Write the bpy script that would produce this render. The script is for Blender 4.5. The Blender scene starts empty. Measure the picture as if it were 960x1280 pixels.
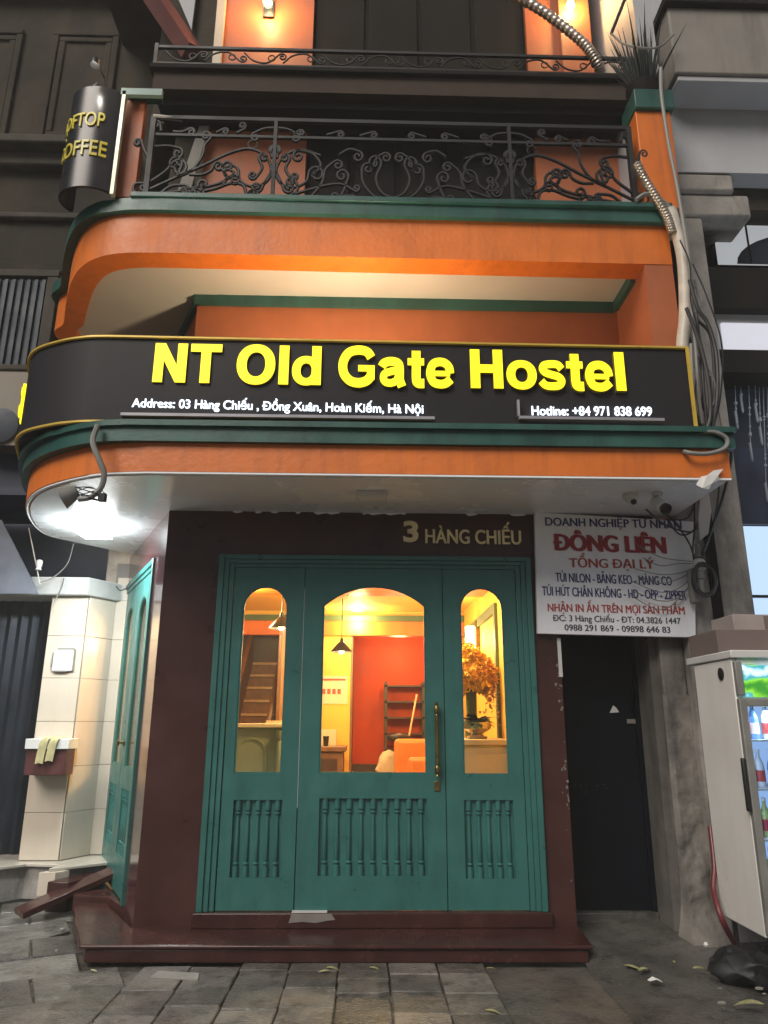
import bpy, bmesh, math, random
from mathutils import Vector as V, Matrix, noise
R = random.Random(11)
sc = bpy.context.scene
COL = sc.collection
rad = math.radians

# ------------------------------------------------------------------ camera
F, PITCH, YAW, ROLL, EYE = 920.0, rad(16.07), rad(1.4), rad(.25), 1.5
_f = V((math.sin(YAW)*math.cos(PITCH), math.cos(YAW)*math.cos(PITCH), math.sin(PITCH)))
_r = V((math.cos(YAW), -math.sin(YAW), 0)); _u = _r.cross(_f)
RX = _r*math.cos(ROLL) + _u*math.sin(ROLL); UX = -_r*math.sin(ROLL) + _u*math.cos(ROLL)
cd = bpy.data.cameras.new('camera'); cam = bpy.data.objects.new('camera', cd); COL.objects.link(cam)
cd.sensor_fit = 'VERTICAL'; cd.sensor_height = 36; cd.lens = F/1280*36
cd.clip_start = .05; cd.clip_end = 500
cam.matrix_world = Matrix(((RX.x, UX.x, -_f.x, 0), (RX.y, UX.y, -_f.y, 0), (RX.z, UX.z, -_f.z, EYE), (0, 0, 0, 1)))
sc.camera = cam

# ------------------------------------------------------------------ sky, street glow, exposure
SUN_EL, SUN_AZ = 42, -36          # street light from behind the viewer, high, a little to the left
w = bpy.data.worlds.new('World'); sc.world = w; w.use_nodes = True
nt = w.node_tree; bg = nt.nodes['Background']
sky = nt.nodes.new('ShaderNodeTexSky'); sky.sky_type = 'NISHITA'; sky.sun_disc = False
sky.sun_elevation = rad(SUN_EL); sky.sun_rotation = rad(180+SUN_AZ)
nt.links.new(sky.outputs[0], bg.inputs[0]); bg.inputs[1].default_value = .022
sl = bpy.data.lights.new('street_glow', 'SUN'); sl.energy = 1.85; sl.angle = rad(34); sl.color = (1, .93, .84)
so = bpy.data.objects.new('street_glow', sl); COL.objects.link(so)
so.rotation_euler = (rad(90-SUN_EL), 0, rad(SUN_AZ))
sc.view_settings.view_transform = 'Standard'; sc.view_settings.look = 'None'
sc.view_settings.exposure = 0.85; sc.view_settings.gamma = 1; sc.view_settings.use_curve_mapping = False
HAZE = 0.0042
sc.cycles.use_denoising = True
sc.cycles.max_bounces = 8; sc.cycles.transparent_max_bounces = 16
sc.cycles.sample_clamp_indirect = 6
sc.cycles.caustics_reflective = False; sc.cycles.caustics_refractive = False

# ------------------------------------------------------------------ pixel -> point on a real plane
C0 = V((0, 0, EYE))
def ray(x, y): return _f + RX*((x-480)/F) - UX*((y-640)/F)
def aY(x, y, Y): d = ray(x, y); return C0 + d*(Y/d.y)
def aZ(x, y, Z): d = ray(x, y); return C0 + d*((Z-EYE)/d.z)
def aX(x, y, X): d = ray(x, y); return C0 + d*(X/d.x)

# ------------------------------------------------------------------ materials
def node(nt, t, **k):
    n = nt.nodes.new(t)
    for a, b in k.items(): setattr(n, a, b)
    return n
def mat(name, c, rough=.6, metal=0, var=.18, scale=3., bump=.0, bscale=60., dirt=0., dirtc=(.05, .045, .04), dscale=(6, 6, .7), coat=0., rvar=.12, speck=0.):
    m = bpy.data.materials.new(name); m.use_nodes = True
    nt = m.node_tree; b = nt.nodes['Principled BSDF']; L = nt.links.new
    tc = node(nt, 'ShaderNodeTexCoord')
    n1 = node(nt, 'ShaderNodeTexNoise'); n1.inputs['Scale'].default_value = scale; n1.inputs['Detail'].default_value = 6; n1.inputs['Roughness'].default_value = .62
    L(tc.outputs['Object'], n1.inputs['Vector'])
    mr = node(nt, 'ShaderNodeMapRange'); mr.inputs[1].default_value = .3; mr.inputs[2].default_value = .7
    mr.inputs[3].default_value = 1-var; mr.inputs[4].default_value = 1+var
    L(n1.outputs['Fac'], mr.inputs[0])
    mx = node(nt, 'ShaderNodeVectorMath', operation='SCALE'); mx.inputs[0].default_value = c[:3]
    L(mr.outputs[0], mx.inputs['Scale'])
    out = mx.outputs[0]
    if dirt > 0:
        mp = node(nt, 'ShaderNodeMapping'); mp.inputs['Scale'].default_value = dscale; L(tc.outputs['Object'], mp.inputs['Vector'])
        n2 = node(nt, 'ShaderNodeTexNoise'); n2.inputs['Scale'].default_value = 1; n2.inputs['Detail'].default_value = 8; n2.inputs['Roughness'].default_value = .7
        L(mp.outputs[0], n2.inputs['Vector'])
        r2 = node(nt, 'ShaderNodeMapRange'); r2.inputs[1].default_value = .48; r2.inputs[2].default_value = .72; r2.inputs[4].default_value = dirt
        L(n2.outputs['Fac'], r2.inputs[0])
        mm = node(nt, 'ShaderNodeMix', data_type='RGBA'); L(r2.outputs[0], mm.inputs[0]); L(out, mm.inputs[6]); mm.inputs[7].default_value = (*dirtc, 1)
        out = mm.outputs[2]
    if speck > 0:
        n4 = node(nt, 'ShaderNodeTexNoise'); n4.inputs['Scale'].default_value = 22; n4.inputs['Detail'].default_value = 4; n4.inputs['Roughness'].default_value = .8
        L(tc.outputs['Object'], n4.inputs['Vector'])
        r4 = node(nt, 'ShaderNodeMapRange'); r4.inputs[1].default_value = .64; r4.inputs[2].default_value = .68; r4.inputs[4].default_value = speck
        L(n4.outputs['Fac'], r4.inputs[0])
        m4 = node(nt, 'ShaderNodeMix', data_type='RGBA'); L(r4.outputs[0], m4.inputs[0]); L(out, m4.inputs[6]); m4.inputs[7].default_value = (.45, .43, .40, 1)
        out = m4.outputs[2]
    L(out, b.inputs['Base Color'])
    rr = node(nt, 'ShaderNodeMapRange'); rr.inputs[1].default_value = .3; rr.inputs[2].default_value = .7
    rr.inputs[3].default_value = max(.03, rough-rvar); rr.inputs[4].default_value = min(1, rough+rvar)
    L(n1.outputs['Fac'], rr.inputs[0]); L(rr.outputs[0], b.inputs['Roughness'])
    b.inputs['Metallic'].default_value = metal
    if name in ('dark_wood_shutter', 'old_dark_wall', 'old_cornice', 'red_orange_wall', 'brown_slab_render'): b.inputs['Specular IOR Level'].default_value = .15
    if name == 'black_sign_panel': b.inputs['Specular IOR Level'].default_value = .2
    if 'blue_metal' in name: b.inputs['Specular IOR Level'].default_value = .15
    if 'maroon' in name: b.inputs['Specular IOR Level'].default_value = .3
    if coat: b.inputs['Coat Weight'].default_value = coat; b.inputs['Coat Roughness'].default_value = .12
    if bump > 0:
        n3 = node(nt, 'ShaderNodeTexNoise'); n3.inputs['Scale'].default_value = bscale; n3.inputs['Detail'].default_value = 5
        L(tc.outputs['Object'], n3.inputs['Vector'])
        bp = node(nt, 'ShaderNodeBump'); bp.inputs['Strength'].default_value = bump; bp.inputs['Distance'].default_value = .01
        L(n3.outputs['Fac'], bp.inputs['Height']); L(bp.outputs[0], b.inputs['Normal'])
    return m
def emat(name, c, s):
    m = bpy.data.materials.new(name); m.use_nodes = True
    b = m.node_tree.nodes['Principled BSDF']; b.inputs['Base Color'].default_value = (*[x*.15 for x in c], 1)
    b.inputs['Emission Color'].default_value = (*c, 1); b.inputs['Emission Strength'].default_value = s; b.inputs['Roughness'].default_value = .4
    return m
def gmat(name, tint=(.93, .96, .95), refl=1.):
    m = bpy.data.materials.new(name); m.use_nodes = True
    nt = m.node_tree; nt.nodes.clear(); L = nt.links.new
    o = node(nt, 'ShaderNodeOutputMaterial'); t = node(nt, 'ShaderNodeBsdfTransparent'); g = node(nt, 'ShaderNodeBsdfGlossy'); mx = node(nt, 'ShaderNodeMixShader')
    t.inputs[0].default_value = (*tint, 1); g.inputs['Roughness'].default_value = .02
    lw = node(nt, 'ShaderNodeLayerWeight'); pw = node(nt, 'ShaderNodeMath', operation='POWER'); pw.inputs[1].default_value = 4
    ml = node(nt, 'ShaderNodeMath', operation='MULTIPLY_ADD'); ml.inputs[1].default_value = .8*refl; ml.inputs[2].default_value = .022*refl
    L(lw.outputs['Facing'], pw.inputs[0]); L(pw.outputs[0], ml.inputs[0]); L(ml.outputs[0], mx.inputs[0])
    L(t.outputs[0], mx.inputs[1]); L(g.outputs[0], mx.inputs[2]); L(mx.outputs[0], o.inputs[0])
    return m

M = {}
M['maroon'] = mat('maroon_paint', (.056, .0205, .0175), .34, var=.25, scale=2.2, bump=.05, bscale=25, dirt=.25, dirtc=(.03, .014, .012))
M['maroon_worn'] = mat('worn_maroon_paint', (.052, .019, .016), .22, var=.3, scale=4, bump=.15, bscale=40, dirt=.4, dirtc=(.02, .014, .013), dscale=(3, 3, 6))
M['teal'] = mat('teal_door_paint', (.031, .136, .120), .36, var=.13, scale=4, bump=.05, bscale=60, rvar=.12, dirt=.45, dirtc=(.016, .066, .058), dscale=(6, 6, 1.2))
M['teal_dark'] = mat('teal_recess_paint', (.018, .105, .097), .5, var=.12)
M['green'] = mat('green_ledge_paint', (.018, .085, .066), .42, var=.25, bump=.12, bscale=40, dirt=.6, dirtc=(.012, .03, .026))
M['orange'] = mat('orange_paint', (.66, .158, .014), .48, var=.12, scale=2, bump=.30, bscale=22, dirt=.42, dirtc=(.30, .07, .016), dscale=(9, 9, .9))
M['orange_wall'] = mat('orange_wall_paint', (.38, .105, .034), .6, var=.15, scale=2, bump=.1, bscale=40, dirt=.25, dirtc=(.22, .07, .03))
M['soffit'] = mat('white_soffit_paint', (.86, .87, .89), .26, var=.025, scale=1.5, bump=.06, bscale=4, rvar=.08)
M['cream'] = mat('cream_ceiling_paint', (.52, .46, .38), .6, var=.09, scale=1.5, dirt=.12, dirtc=(.30, .24, .18), dscale=(1.5, 1.5, 1.5))
M['iron'] = mat('black_wrought_iron', (.014, .013, .012), .55, metal=.2, var=.3, bump=.1)
M['black_panel'] = mat('black_sign_panel', (.020, .018, .020), .5, var=.12, scale=1.2, rvar=.05)
M['gold_trim'] = mat('gold_trim', (.62, .42, .06), .35, metal=.2, var=.1)
M['grey_trim'] = mat('grey_sign_trim', (.35, .33, .36), .4, metal=.3, var=.1)
M['letter_side'] = mat('yellow_letter_side', (.30, .24, .03), .5)
M['yellow_paint'] = mat('yellow_paint', (.62, .52, .05), .4)
M['glow_yellow'] = emat('glowing_yellow_letter', (1., .80, .010), 1.0)
M['glow_white'] = emat('glowing_white_letter', (.80, .90, 1.), 1.5)
M['dark_in'] = mat('dark_wood_shutter', (.010, .0085, .007), .8, var=.3, dirt=.3, dirtc=(.02, .017, .014))
M['brass'] = mat('aged_brass', (.20, .145, .05), .35, metal=.9, var=.25, scale=20)
M['gold_letter'] = mat('dull_gold_letter', (.88, .74, .42), .4, metal=0, var=.2, scale=12)
M['glass'] = gmat('clear_glass')
M['conc'] = mat('stained_concrete', (.27, .25, .225), .75, var=.35, scale=3, bump=.5, bscale=30, dirt=.8, dirtc=(.05, .045, .04), dscale=(5, 5, 1.2), speck=.25)
M['conc_smooth'] = mat('grey_render', (.22, .20, .175), .75, var=.18, scale=1.6, bump=.1, bscale=20, dirt=.5, dirtc=(.10, .088, .075))
M['white_wall'] = mat('pale_render', (.40, .40, .41), .6, var=.1, scale=1.5, dirt=.2, dirtc=(.22, .2, .18))
M['tile'] = mat('beige_wall_tile', (.60, .52, .42), .18, var=.06, scale=2.5, rvar=.05, dirt=.12, dirtc=(.32, .26, .2))
M['tile_floor'] = mat('pale_floor_tile', (.50, .46, .39), .15, var=.1, scale=3, rvar=.06, dirt=.3, dirtc=(.16, .14, .12), dscale=(4, 4, 4))
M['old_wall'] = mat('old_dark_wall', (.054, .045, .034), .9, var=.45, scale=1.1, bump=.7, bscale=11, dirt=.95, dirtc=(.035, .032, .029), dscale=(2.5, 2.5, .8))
M['old_trim'] = mat('old_cornice', (.08, .070, .057), .8, var=.3, scale=2, bump=.3, bscale=14, dirt=.7, dirtc=(.05, .045, .04), dscale=(4, 4, 2))
M['shutter_metal'] = mat('dark_metal_shutter', (.016, .022, .032), .5, metal=.3, var=.3, bump=.1, dirt=.4, dirtc=(.015, .018, .022), dscale=(10, 10, .5))
M['door_blue'] = mat('dark_blue_metal_door', (.0018, .0035, .0075), .5, var=.3, bump=.08, bscale=15)
M['navy'] = mat('dark_blue_fascia', (.014, .020, .045), .5, var=.2)
M['cable'] = mat('black_cable', (.018, .018, .019), .5, var=.2)
M['cable_grey'] = mat('grey_cable', (.20, .195, .18), .5, var=.25)
M['pipe_white'] = mat('white_taped_pipe', (.52, .47, .40), .5, var=.18, scale=8, bump=.25, bscale=18, dirt=.35, dirtc=(.22, .19, .15), dscale=(4, 4, 9))
M['hose'] = mat('silver_duct', (.36, .31, .26), .35, metal=.6, var=.25, scale=10)
M['white_plastic'] = mat('white_plastic', (.58, .57, .55), .4, var=.08)
M['black_plastic'] = mat('black_plastic', (.015, .015, .016), .35)
M['fridge_white'] = mat('white_fridge_steel', (.74, .71, .67), .35, var=.06, scale=2, dirt=.12, dirtc=(.3, .26, .2))
M['red'] = mat('red_rubber_hose', (.14, .022, .026), .45, var=.2)
M['bag'] = mat('black_rubbish_bag', (.006, .006, .007), .6, bump=.9, bscale=9)
M['card_brown'] = mat('brown_cardboard', (.15, .11, .10), .8, var=.12)
M['leaf'] = mat('yellow_green_leaf', (.29, .28, .13), .5, var=.5, scale=14)
M['sign_white'] = mat('weathered_white_board', (.84, .84, .88), .5, var=.06, scale=1.3, dirt=.25, dirtc=(.40, .38, .37), dscale=(3, 3, 1))
M['ink_blue'] = mat('navy_ink', (.020, .026, .14), .6)
M['ink_red'] = mat('crimson_ink', (.30, .012, .025), .6)
M['ink_orange'] = mat('orange_red_ink', (.40, .045, .035), .6)
M['ink_black'] = mat('black_ink', (.03, .032, .05), .6)
M['yellow_wall'] = mat('yellow_interior_paint', (.76, .43, .055), .7, var=.06)
M['yellow_ceiling'] = mat('warm_ceiling_paint', (.76, .46, .085), .7, var=.05)
M['red_wall'] = mat('red_orange_wall', (.50, .058, .007), .5, var=.16, scale=2)
M['wood'] = mat('brown_wood', (.16, .075, .035), .45, var=.3, scale=6, bump=.1)
M['wood_dark'] = mat('dark_wood', (.05, .024, .014), .45, var=.3, scale=6)
M['stair'] = mat('brown_stair_stone', (.20, .10, .045), .5, var=.35, scale=9)
M['counter'] = mat('grey_green_counter', (.20, .22, .13), .5, var=.12)
M['ivory'] = mat('ivory_wood', (.62, .50, .33), .5, var=.08)
M['trim_green'] = mat('olive_trim', (.06, .11, .045), .5)
M['flower'] = mat('dried_orange_flower', (.90, .60, .10), .8, var=.4, scale=25)
M['pinkish'] = mat('pale_pink_dried_flower', (.55, .36, .24), .8, var=.3, scale=25)
M['plant_dark'] = mat('dark_leaf', (.012, .017, .013), .8, var=.4, scale=8)
M['silver'] = mat('silver_bowl', (.55, .5, .42), .25, metal=.9)
M['sofa'] = mat('orange_leather', (.62, .19, .03), .45, var=.15)
M['cloth'] = mat('pale_cloth', (.42, .34, .25), .9, var=.2, scale=10, bump=.4, bscale=14)
M['glow_bulb'] = emat('warm_bulb', (1, .72, .32), 14)
M['glow_cool'] = emat('cool_panel', (.88, .97, 1), 42)
M['paper'] = mat('white_paper', (.66, .65, .62), .7, var=.05)

# wet pavement
def pave_mat(name, c, wet):
    m = mat(name, c, .5, var=.38, scale=2.2, bump=.6, bscale=55, dirt=.8, dirtc=(.020, .018, .016), dscale=(6.5, 6.5, 6.5), speck=.25)
    nt = m.node_tree; b = nt.nodes['Principled BSDF']; L = nt.links.new
    for l in list(b.inputs['Roughness'].links): nt.links.remove(l)
    tc = nt.nodes['Texture Coordinate']; n = node(nt, 'ShaderNodeTexNoise'); n.inputs['Scale'].default_value = 1.4; n.inputs['Detail'].default_value = 5
    L(tc.outputs['Object'], n.inputs['Vector'])
    ge = node(nt, 'ShaderNodeNewGeometry'); mi = node(nt, 'ShaderNodeMapRange'); mi.inputs[3].default_value = .62; mi.inputs[4].default_value = 1.30
    L(ge.outputs['Random Per Island'], mi.inputs[0]); sc_ = node(nt, 'ShaderNodeVectorMath', operation='SCALE'); src = b.inputs['Base Color'].links[0].from_socket
    L(src, sc_.inputs[0]); L(mi.outputs[0], sc_.inputs['Scale']); L(sc_.outputs[0], b.inputs['Base Color'])
    r = node(nt, 'ShaderNodeMapRange'); r.inputs[1].default_value = .42; r.inputs[2].default_value = .66; r.inputs[3].default_value = wet; r.inputs[4].default_value = .34
    L(n.outputs['Fac'], r.inputs[0]); L(r.outputs[0], b.inputs['Roughness'])
    return m
M['pave'] = pave_mat('wet_grey_pavement_slab', (.158, .145, .128), .05)
M['ground'] = pave_mat('wet_dark_ground', (.115, .102, .086), .12)
M['ground_conc'] = pave_mat('wet_patched_concrete', (.088, .082, .074), .06)

# ------------------------------------------------------------------ mesh builder
class Fr:      # a flat frame: point(u, v, n)
    def __init__(s, o, u, v): s.o = V(o); s.u = V(u).normalized(); s.v = V(v).normalized(); s.n = s.u.cross(s.v)
    def p(s, u, v, n=0): return s.o + s.u*u + s.v*v + s.n*n
FACE = Fr((0, 5.85, 0), (1, 0, 0), (0, 0, 1))          # n points at the viewer (-Y)
def frY(Y): return Fr((0, Y, 0), (1, 0, 0), (0, 0, 1))

def catmull(pts, k=8, closed=False):
    P = [V(p) for p in pts]; out = []; n = len(P)
    for i in range(n if closed else n-1):
        a = P[i-1] if (i > 0 or closed) else P[0]*2-P[1]
        b, c = P[i], P[(i+1) % n]
        d = P[(i+2) % n] if (i+2 < n or closed) else c*2-b
        for j in range(k):
            t = j/k
            out.append(.5*((2*b)+(c-a)*t+(2*a-5*b+4*c-d)*t*t+(3*b-a-3*c+d)*t**3))
    if not closed: out.append(P[-1])
    return out

class MB:
    def __init__(s): s.v = []; s.f = []
    def add(s, v, f):
        k = len(s.v); s.v += [V(p) for p in v]; s.f += [tuple(i+k for i in q) for q in f]; return s
    def box(s, x0, x1, y0, y1, z0, z1):
        return s.add([(x0, y0, z0), (x1, y0, z0), (x1, y1, z0), (x0, y1, z0), (x0, y0, z1), (x1, y0, z1), (x1, y1, z1), (x0, y1, z1)],
                     [(0, 3, 2, 1), (4, 5, 6, 7), (0, 1, 5, 4), (1, 2, 6, 5), (2, 3, 7, 6), (3, 0, 4, 7)])
    def fbox(s, fr, u0, u1, v0, v1, n0, n1):
        c = [fr.p(u, v, n) for n in (n0, n1) for u, v in ((u0, v0), (u1, v0), (u1, v1), (u0, v1))]
        return s.add(c, [(0, 3, 2, 1), (4, 5, 6, 7), (0, 1, 5, 4), (1, 2, 6, 5), (2, 3, 7, 6), (3, 0, 4, 7)])
    def loft(s, rings, caps=True, closed=True):
        n = len(rings[0]); k = len(s.v)
        for r in rings: s.v += [V(p) for p in r]
        for i in range(len(rings)-1):
            for j in range(n if closed else n-1):
                a, b = k+i*n+j, k+i*n+(j+1) % n
                s.f.append((a, b, b+n, a+n))
        if caps: s.f.append(tuple(range(k+n-1, k-1, -1))); s.f.append(tuple(range(k+(len(rings)-1)*n, k+len(rings)*n)))
        return s
    def prism(s, poly, z0, z1): return s.loft([[(x, y, z) for x, y in poly] for z in (z0, z1)])
    def fprism(s, fr, poly, n0, n1): return s.loft([[fr.p(u, v, n) for u, v in poly] for n in (n0, n1)])
    def tube(s, pts, r, seg=8, caps=True, closed=False):
        P = [V(p) for p in pts]; n = len(P); rr = r if isinstance(r, (list, tuple)) else [r]*n
        rings = []; up = None
        for i in range(n):
            if closed: t = P[(i+1) % n]-P[i-1]
            else: t = P[min(i+1, n-1)]-P[max(i-1, 0)]
            if t.length < 1e-9: t = V((0, 0, 1))
            t.normalize()
            if up is None: up = V((0, 0, 1)) if abs(t.z) < .9 else V((1, 0, 0))
            a = (up-t*up.dot(t))
            if a.length < 1e-6: a = t.orthogonal()
            a.normalize(); b = t.cross(a); up = a
            rings.append([P[i]+(a*math.cos(q)+b*math.sin(q))*rr[i] for q in [2*math.pi*j/seg for j in range(seg)]])
        if closed: rings.append(rings[0]); caps = False
        return s.loft(rings, caps)
    def lathe(s, prof, o, seg=14, ax=(0, 0, 1)):
        z = V(ax).normalized(); x = z.orthogonal().normalized(); y = z.cross(x); o = V(o)
        return s.loft([[o+z*h+(x*math.cos(q)+y*math.sin(q))*max(r, 1e-4) for q in [2*math.pi*j/seg for j in range(seg)]] for r, h in prof])
    def ball(s, c, r, seg=10, sq=(1, 1, 1)):
        c = V(c); n = seg//2
        return s.loft([[c+V((math.cos(q)*math.sin(t)*sq[0], math.sin(q)*math.sin(t)*sq[1], -math.cos(t)*sq[2]))*r for q in [2*math.pi*j/seg for j in range(seg)]]
                       for t in [math.pi*max(.03, min(.97, i/n)) for i in range(n+1)]])
    def curve2d(s, fr, loops, n0, n1):            # filled outline with holes, extruded from n0 to n1
        c = bpy.data.curves.new('tmp', 'CURVE'); c.dimensions = '2D'; c.fill_mode = 'BOTH'; c.extrude = abs(n1-n0)/2
        for lp in loops:
            sp = c.splines.new('POLY'); sp.points.add(len(lp)-1)
            for i, (u, v) in enumerate(lp): sp.points[i].co = (u, v, 0, 1)
            sp.use_cyclic_u = True
        return s._conv(c, lambda p: fr.p(p.x, p.y, p.z+(n0+n1)/2))
    def _conv(s, c, fn):
        o = bpy.data.objects.new('tmp', c); COL.objects.link(o); bpy.context.view_layer.update()
        m = bpy.data.meshes.new_from_object(o.evaluated_get(bpy.context.evaluated_depsgraph_get()))
        s.add([fn(v.co) for v in m.vertices], [tuple(p.vertices) for p in m.polygons])
        bpy.data.objects.remove(o); bpy.data.curves.remove(c); bpy.data.meshes.remove(m)
        return s
    def text(s, body, fn, w, h, depth=.01, bold=.0, shear=0, href=None, space=1., heavy=0.):
        """lettering fitted to w wide and h high (cap height of href or body); fn(u, v, n) -> point"""
        def mk(b, ex):
            c = bpy.data.curves.new('tmp', 'FONT'); c.body = b; c.size = 1; c.offset = bold; c.extrude = ex; c.shear = shear; c.resolution_u = 5; c.space_character = space
            return c
        def size(b):
            t = MB()._conv(mk(b, 0), lambda p: V(p)); xs = [v.x for v in t.v]; ys = [v.y for v in t.v]; return min(xs), max(xs), min(ys), max(ys)
        plain = body.replace('Đ', 'D')
        x0, x1, _, _ = size(plain); _, _, y0, y1 = size(href or 'H')
        su, sv = w/(x1-x0), h/(y1-y0)
        for k, (sx, sy) in enumerate(((0, 0),) + (((heavy, 0), (-heavy, heavy*.3)) if heavy else ())):
            s._conv(mk(plain, .5), lambda p: fn((p.x-x0+sx)*su, (p.y-y0+sy)*sv, (p.z+.5)*depth*(1+.04*k)))
        d0, d1, _, _ = size('D')
        for i, ch in enumerate(body):
            if ch == 'Đ':
                xs = size(plain[:i+1])[1]-(d1-d0); ym = (y0+y1)/2; tt = (y1-y0)*.07
                c = [fn((x-x0)*su, (y-y0)*sv, n*depth) for n in (0, 1.12) for x, y in ((xs-.10, ym-tt), (xs+.30, ym-tt), (xs+.30, ym+tt), (xs-.10, ym+tt))]
                s.add(c, [(0, 3, 2, 1), (4, 5, 6, 7), (0, 1, 5, 4), (1, 2, 6, 5), (2, 3, 7, 6), (3, 0, 4, 7)])
        return s
    def build(s, name, m, parent=None, smooth=False, bevel=0., world=True, bseg=2):
        me = bpy.data.meshes.new(name)
        off = wloc(parent) if (world and parent) else V()
        me.from_pydata([tuple(p-off) for p in s.v], [], s.f)
        b = bmesh.new(); b.from_mesh(me); bmesh.ops.recalc_face_normals(b, faces=b.faces); b.to_mesh(me); b.free()
        me.materials.append(m)
        o = bpy.data.objects.new(name, me); COL.objects.link(o); o.parent = parent
        if smooth or bevel:
            for p in me.polygons: p.use_smooth = True
            me.set_sharp_from_angle(angle=rad(38))
        if bevel:
            bv = o.modifiers.new('bevel', 'BEVEL'); bv.width = bevel; bv.segments = bseg; bv.limit_method = 'ANGLE'; bv.angle_limit = rad(40); bv.harden_normals = False
        return o
def wloc(o):
    p = V()
    while o: p += o.location; o = o.parent
    return p
def tag(o, label=None, cat=None, group=None, kind=None):
    for k, x in (('label', label), ('category', cat), ('group', group), ('kind', kind)):
        if x: o[k] = x
    return o
def thing(name, label, cat, loc, group=None):
    o = bpy.data.objects.new(name, None); COL.objects.link(o); o.location = V(loc); o.empty_display_size = .1
    return tag(o, label, cat, group)
def kids(o): return [c for c in bpy.data.objects if c.parent == o]
def copy_tree(o, parent=None):
    c = o.copy(); COL.objects.link(c)
    c.parent = parent
    for ch in kids(o): copy_tree(ch, c)
    return c
def light(name, kind, loc, energy, color, size=.1, **k):
    l = bpy.data.lights.new(name, kind); l.energy = energy; l.color = color
    if kind in ('POINT', 'SPOT'): l.shadow_soft_size = size
    for a, b in k.items(): setattr(l, a, b)
    o = bpy.data.objects.new(name, l); COL.objects.link(o); o.location = V(loc); return o

# ================================================================== GROUND
g = MB().add([(-28, -24, -.03), (28, -24, -.03), (28, 30, -.03), (-28, 30, -.03)], [(0, 1, 2, 3)])
tag(g.build('ground', M['ground']), kind='structure')

def in_poly(x, y, P):
    c = False; j = len(P)-1
    for i in range(len(P)):
        if (P[i][1] > y) != (P[j][1] > y) and x < (P[j][0]-P[i][0])*(y-P[i][1])/(P[j][1]-P[i][1])+P[i][0]: c = not c
        j = i
    return c
def slab(mb, cx, cy, wx, wy, rot, z, tilt=.006, chip=0.):
    tx, ty = R.uniform(-tilt, tilt), R.uniform(-tilt, tilt); ch = .006
    out = []
    base = [(-wx/2, -wy/2), (wx/2, -wy/2), (wx/2, wy/2), (-wx/2, wy/2)]
    if chip and R.random() < chip:
        k = R.randrange(4); a = base[k]; q = R.uniform(.15, .4); p, n = base[k-1], base[(k+1) % 4]
        base[k:k+1] = [(a[0]+(p[0]-a[0])*q, a[1]+(p[1]-a[1])*q), (a[0]+(n[0]-a[0])*q*.7, a[1]+(n[1]-a[1])*q*.7)]
    base = [(a+R.uniform(-.006, .006), b+R.uniform(-.006, .006)) for a, b in base]
    for zz, s in ((-.05, 1), (0-ch, 1), (0, 1-2*ch/wx)):
        r = []
        for a, b in base:
            x, y = a*s, b*s
            r.append((cx+x*math.cos(rot)-y*math.sin(rot), cy+x*math.sin(rot)+y*math.cos(rot), z+zz+(tx*a+ty*b)/.3))
        out.append(r)
    mb.loft(out)
pv = MB(); SX = .315
for i in range(-6, 8):
    y = .8+R.uniform(0, .3)
    while y < 5.9:
        L = R.choice((.30, .31, .45, .33)); x = -1.62+(i+.5)*SX-.1
        if not (x > 1.35 and y > 5.05-.25*(x-1.4)) and not (x < -1.45-.25*(5.5-y)):
            if y-L/2 < 5.42: slab(pv, x, y, SX-.009, L-.009, rad(-.6)+R.uniform(-.006, .006), R.uniform(-.002, .003), tilt=.003, chip=.10)
        y += L
rot = rad(24); bandp = [(-1.75, 5.75), (-1.50, 5.40), (-1.45, 4.9), (-2.6, .8), (-6, .8), (-6, 7.3), (-2.5, 7.3), (-2.35, 6.6)]
for i in range(-16, 16):
    for j in range(-16, 18):
        u, v_ = i*.50+(.22 if j % 2 else 0), j*.46
        x = -3+u*math.cos(rot)-v_*math.sin(rot); y = 5+u*math.sin(rot)+v_*math.cos(rot)
        if in_poly(x, y, bandp) and True:
            slab(pv, x, y, .492-R.uniform(0, .012), .452-R.uniform(0, .012), rot+R.uniform(-.02, .02), R.uniform(-.009, -.002), tilt=.004, chip=.22)
tag(pv.build('pavement', M['pave'], smooth=False), kind='structure')
# patched concrete in front of the passage and the column
cp = MB(); top = []
nx, ny = 44, 34
for j in range(ny+1):
    for i in range(nx+1):
        x = 1.46+i*.07; y = 4.3+j*.06
        edge = 5.05-.28*(x-1.4)+.10*math.sin(x*5)+.06*math.sin(x*13+1)
        h = max(0, min(1, (y-edge)/.45)); h = h*h*(3-2*h)
        z = -.025+h*(.045+.035*math.sin(x*2.3+y)+.02*math.sin(x*7+y*5)+max(0, (y-5.6))*.10)+R.uniform(-.002, .002)
        top.append((x, y, z))
cp.add(top, [(j*(nx+1)+i, j*(nx+1)+i+1, (j+1)*(nx+1)+i+1, (j+1)*(nx+1)+i) for j in range(ny) for i in range(nx)])
tag(cp.build('path', M['ground_conc'], smooth=True), kind='structure')

# ================================================================== HOSTEL BUILDING
HB = thing('hostel_building', 'orange and maroon corner hostel with teal doors, rounded canopy and iron balconies', 'building', (0, 5.85, 0))
CX, CY = -1.62, 5.85; DX, DY = -.433, .901               # the angled side wall leaves the corner along D
SIDE = Fr((CX, CY, 0), (-DX, -DY, 0), (0, 0, 1))         # u = -s (s = distance from the corner)
def side_pt(s, off=0): return (CX+DX*s-.901*off, CY+DY*s-.433*off)

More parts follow.
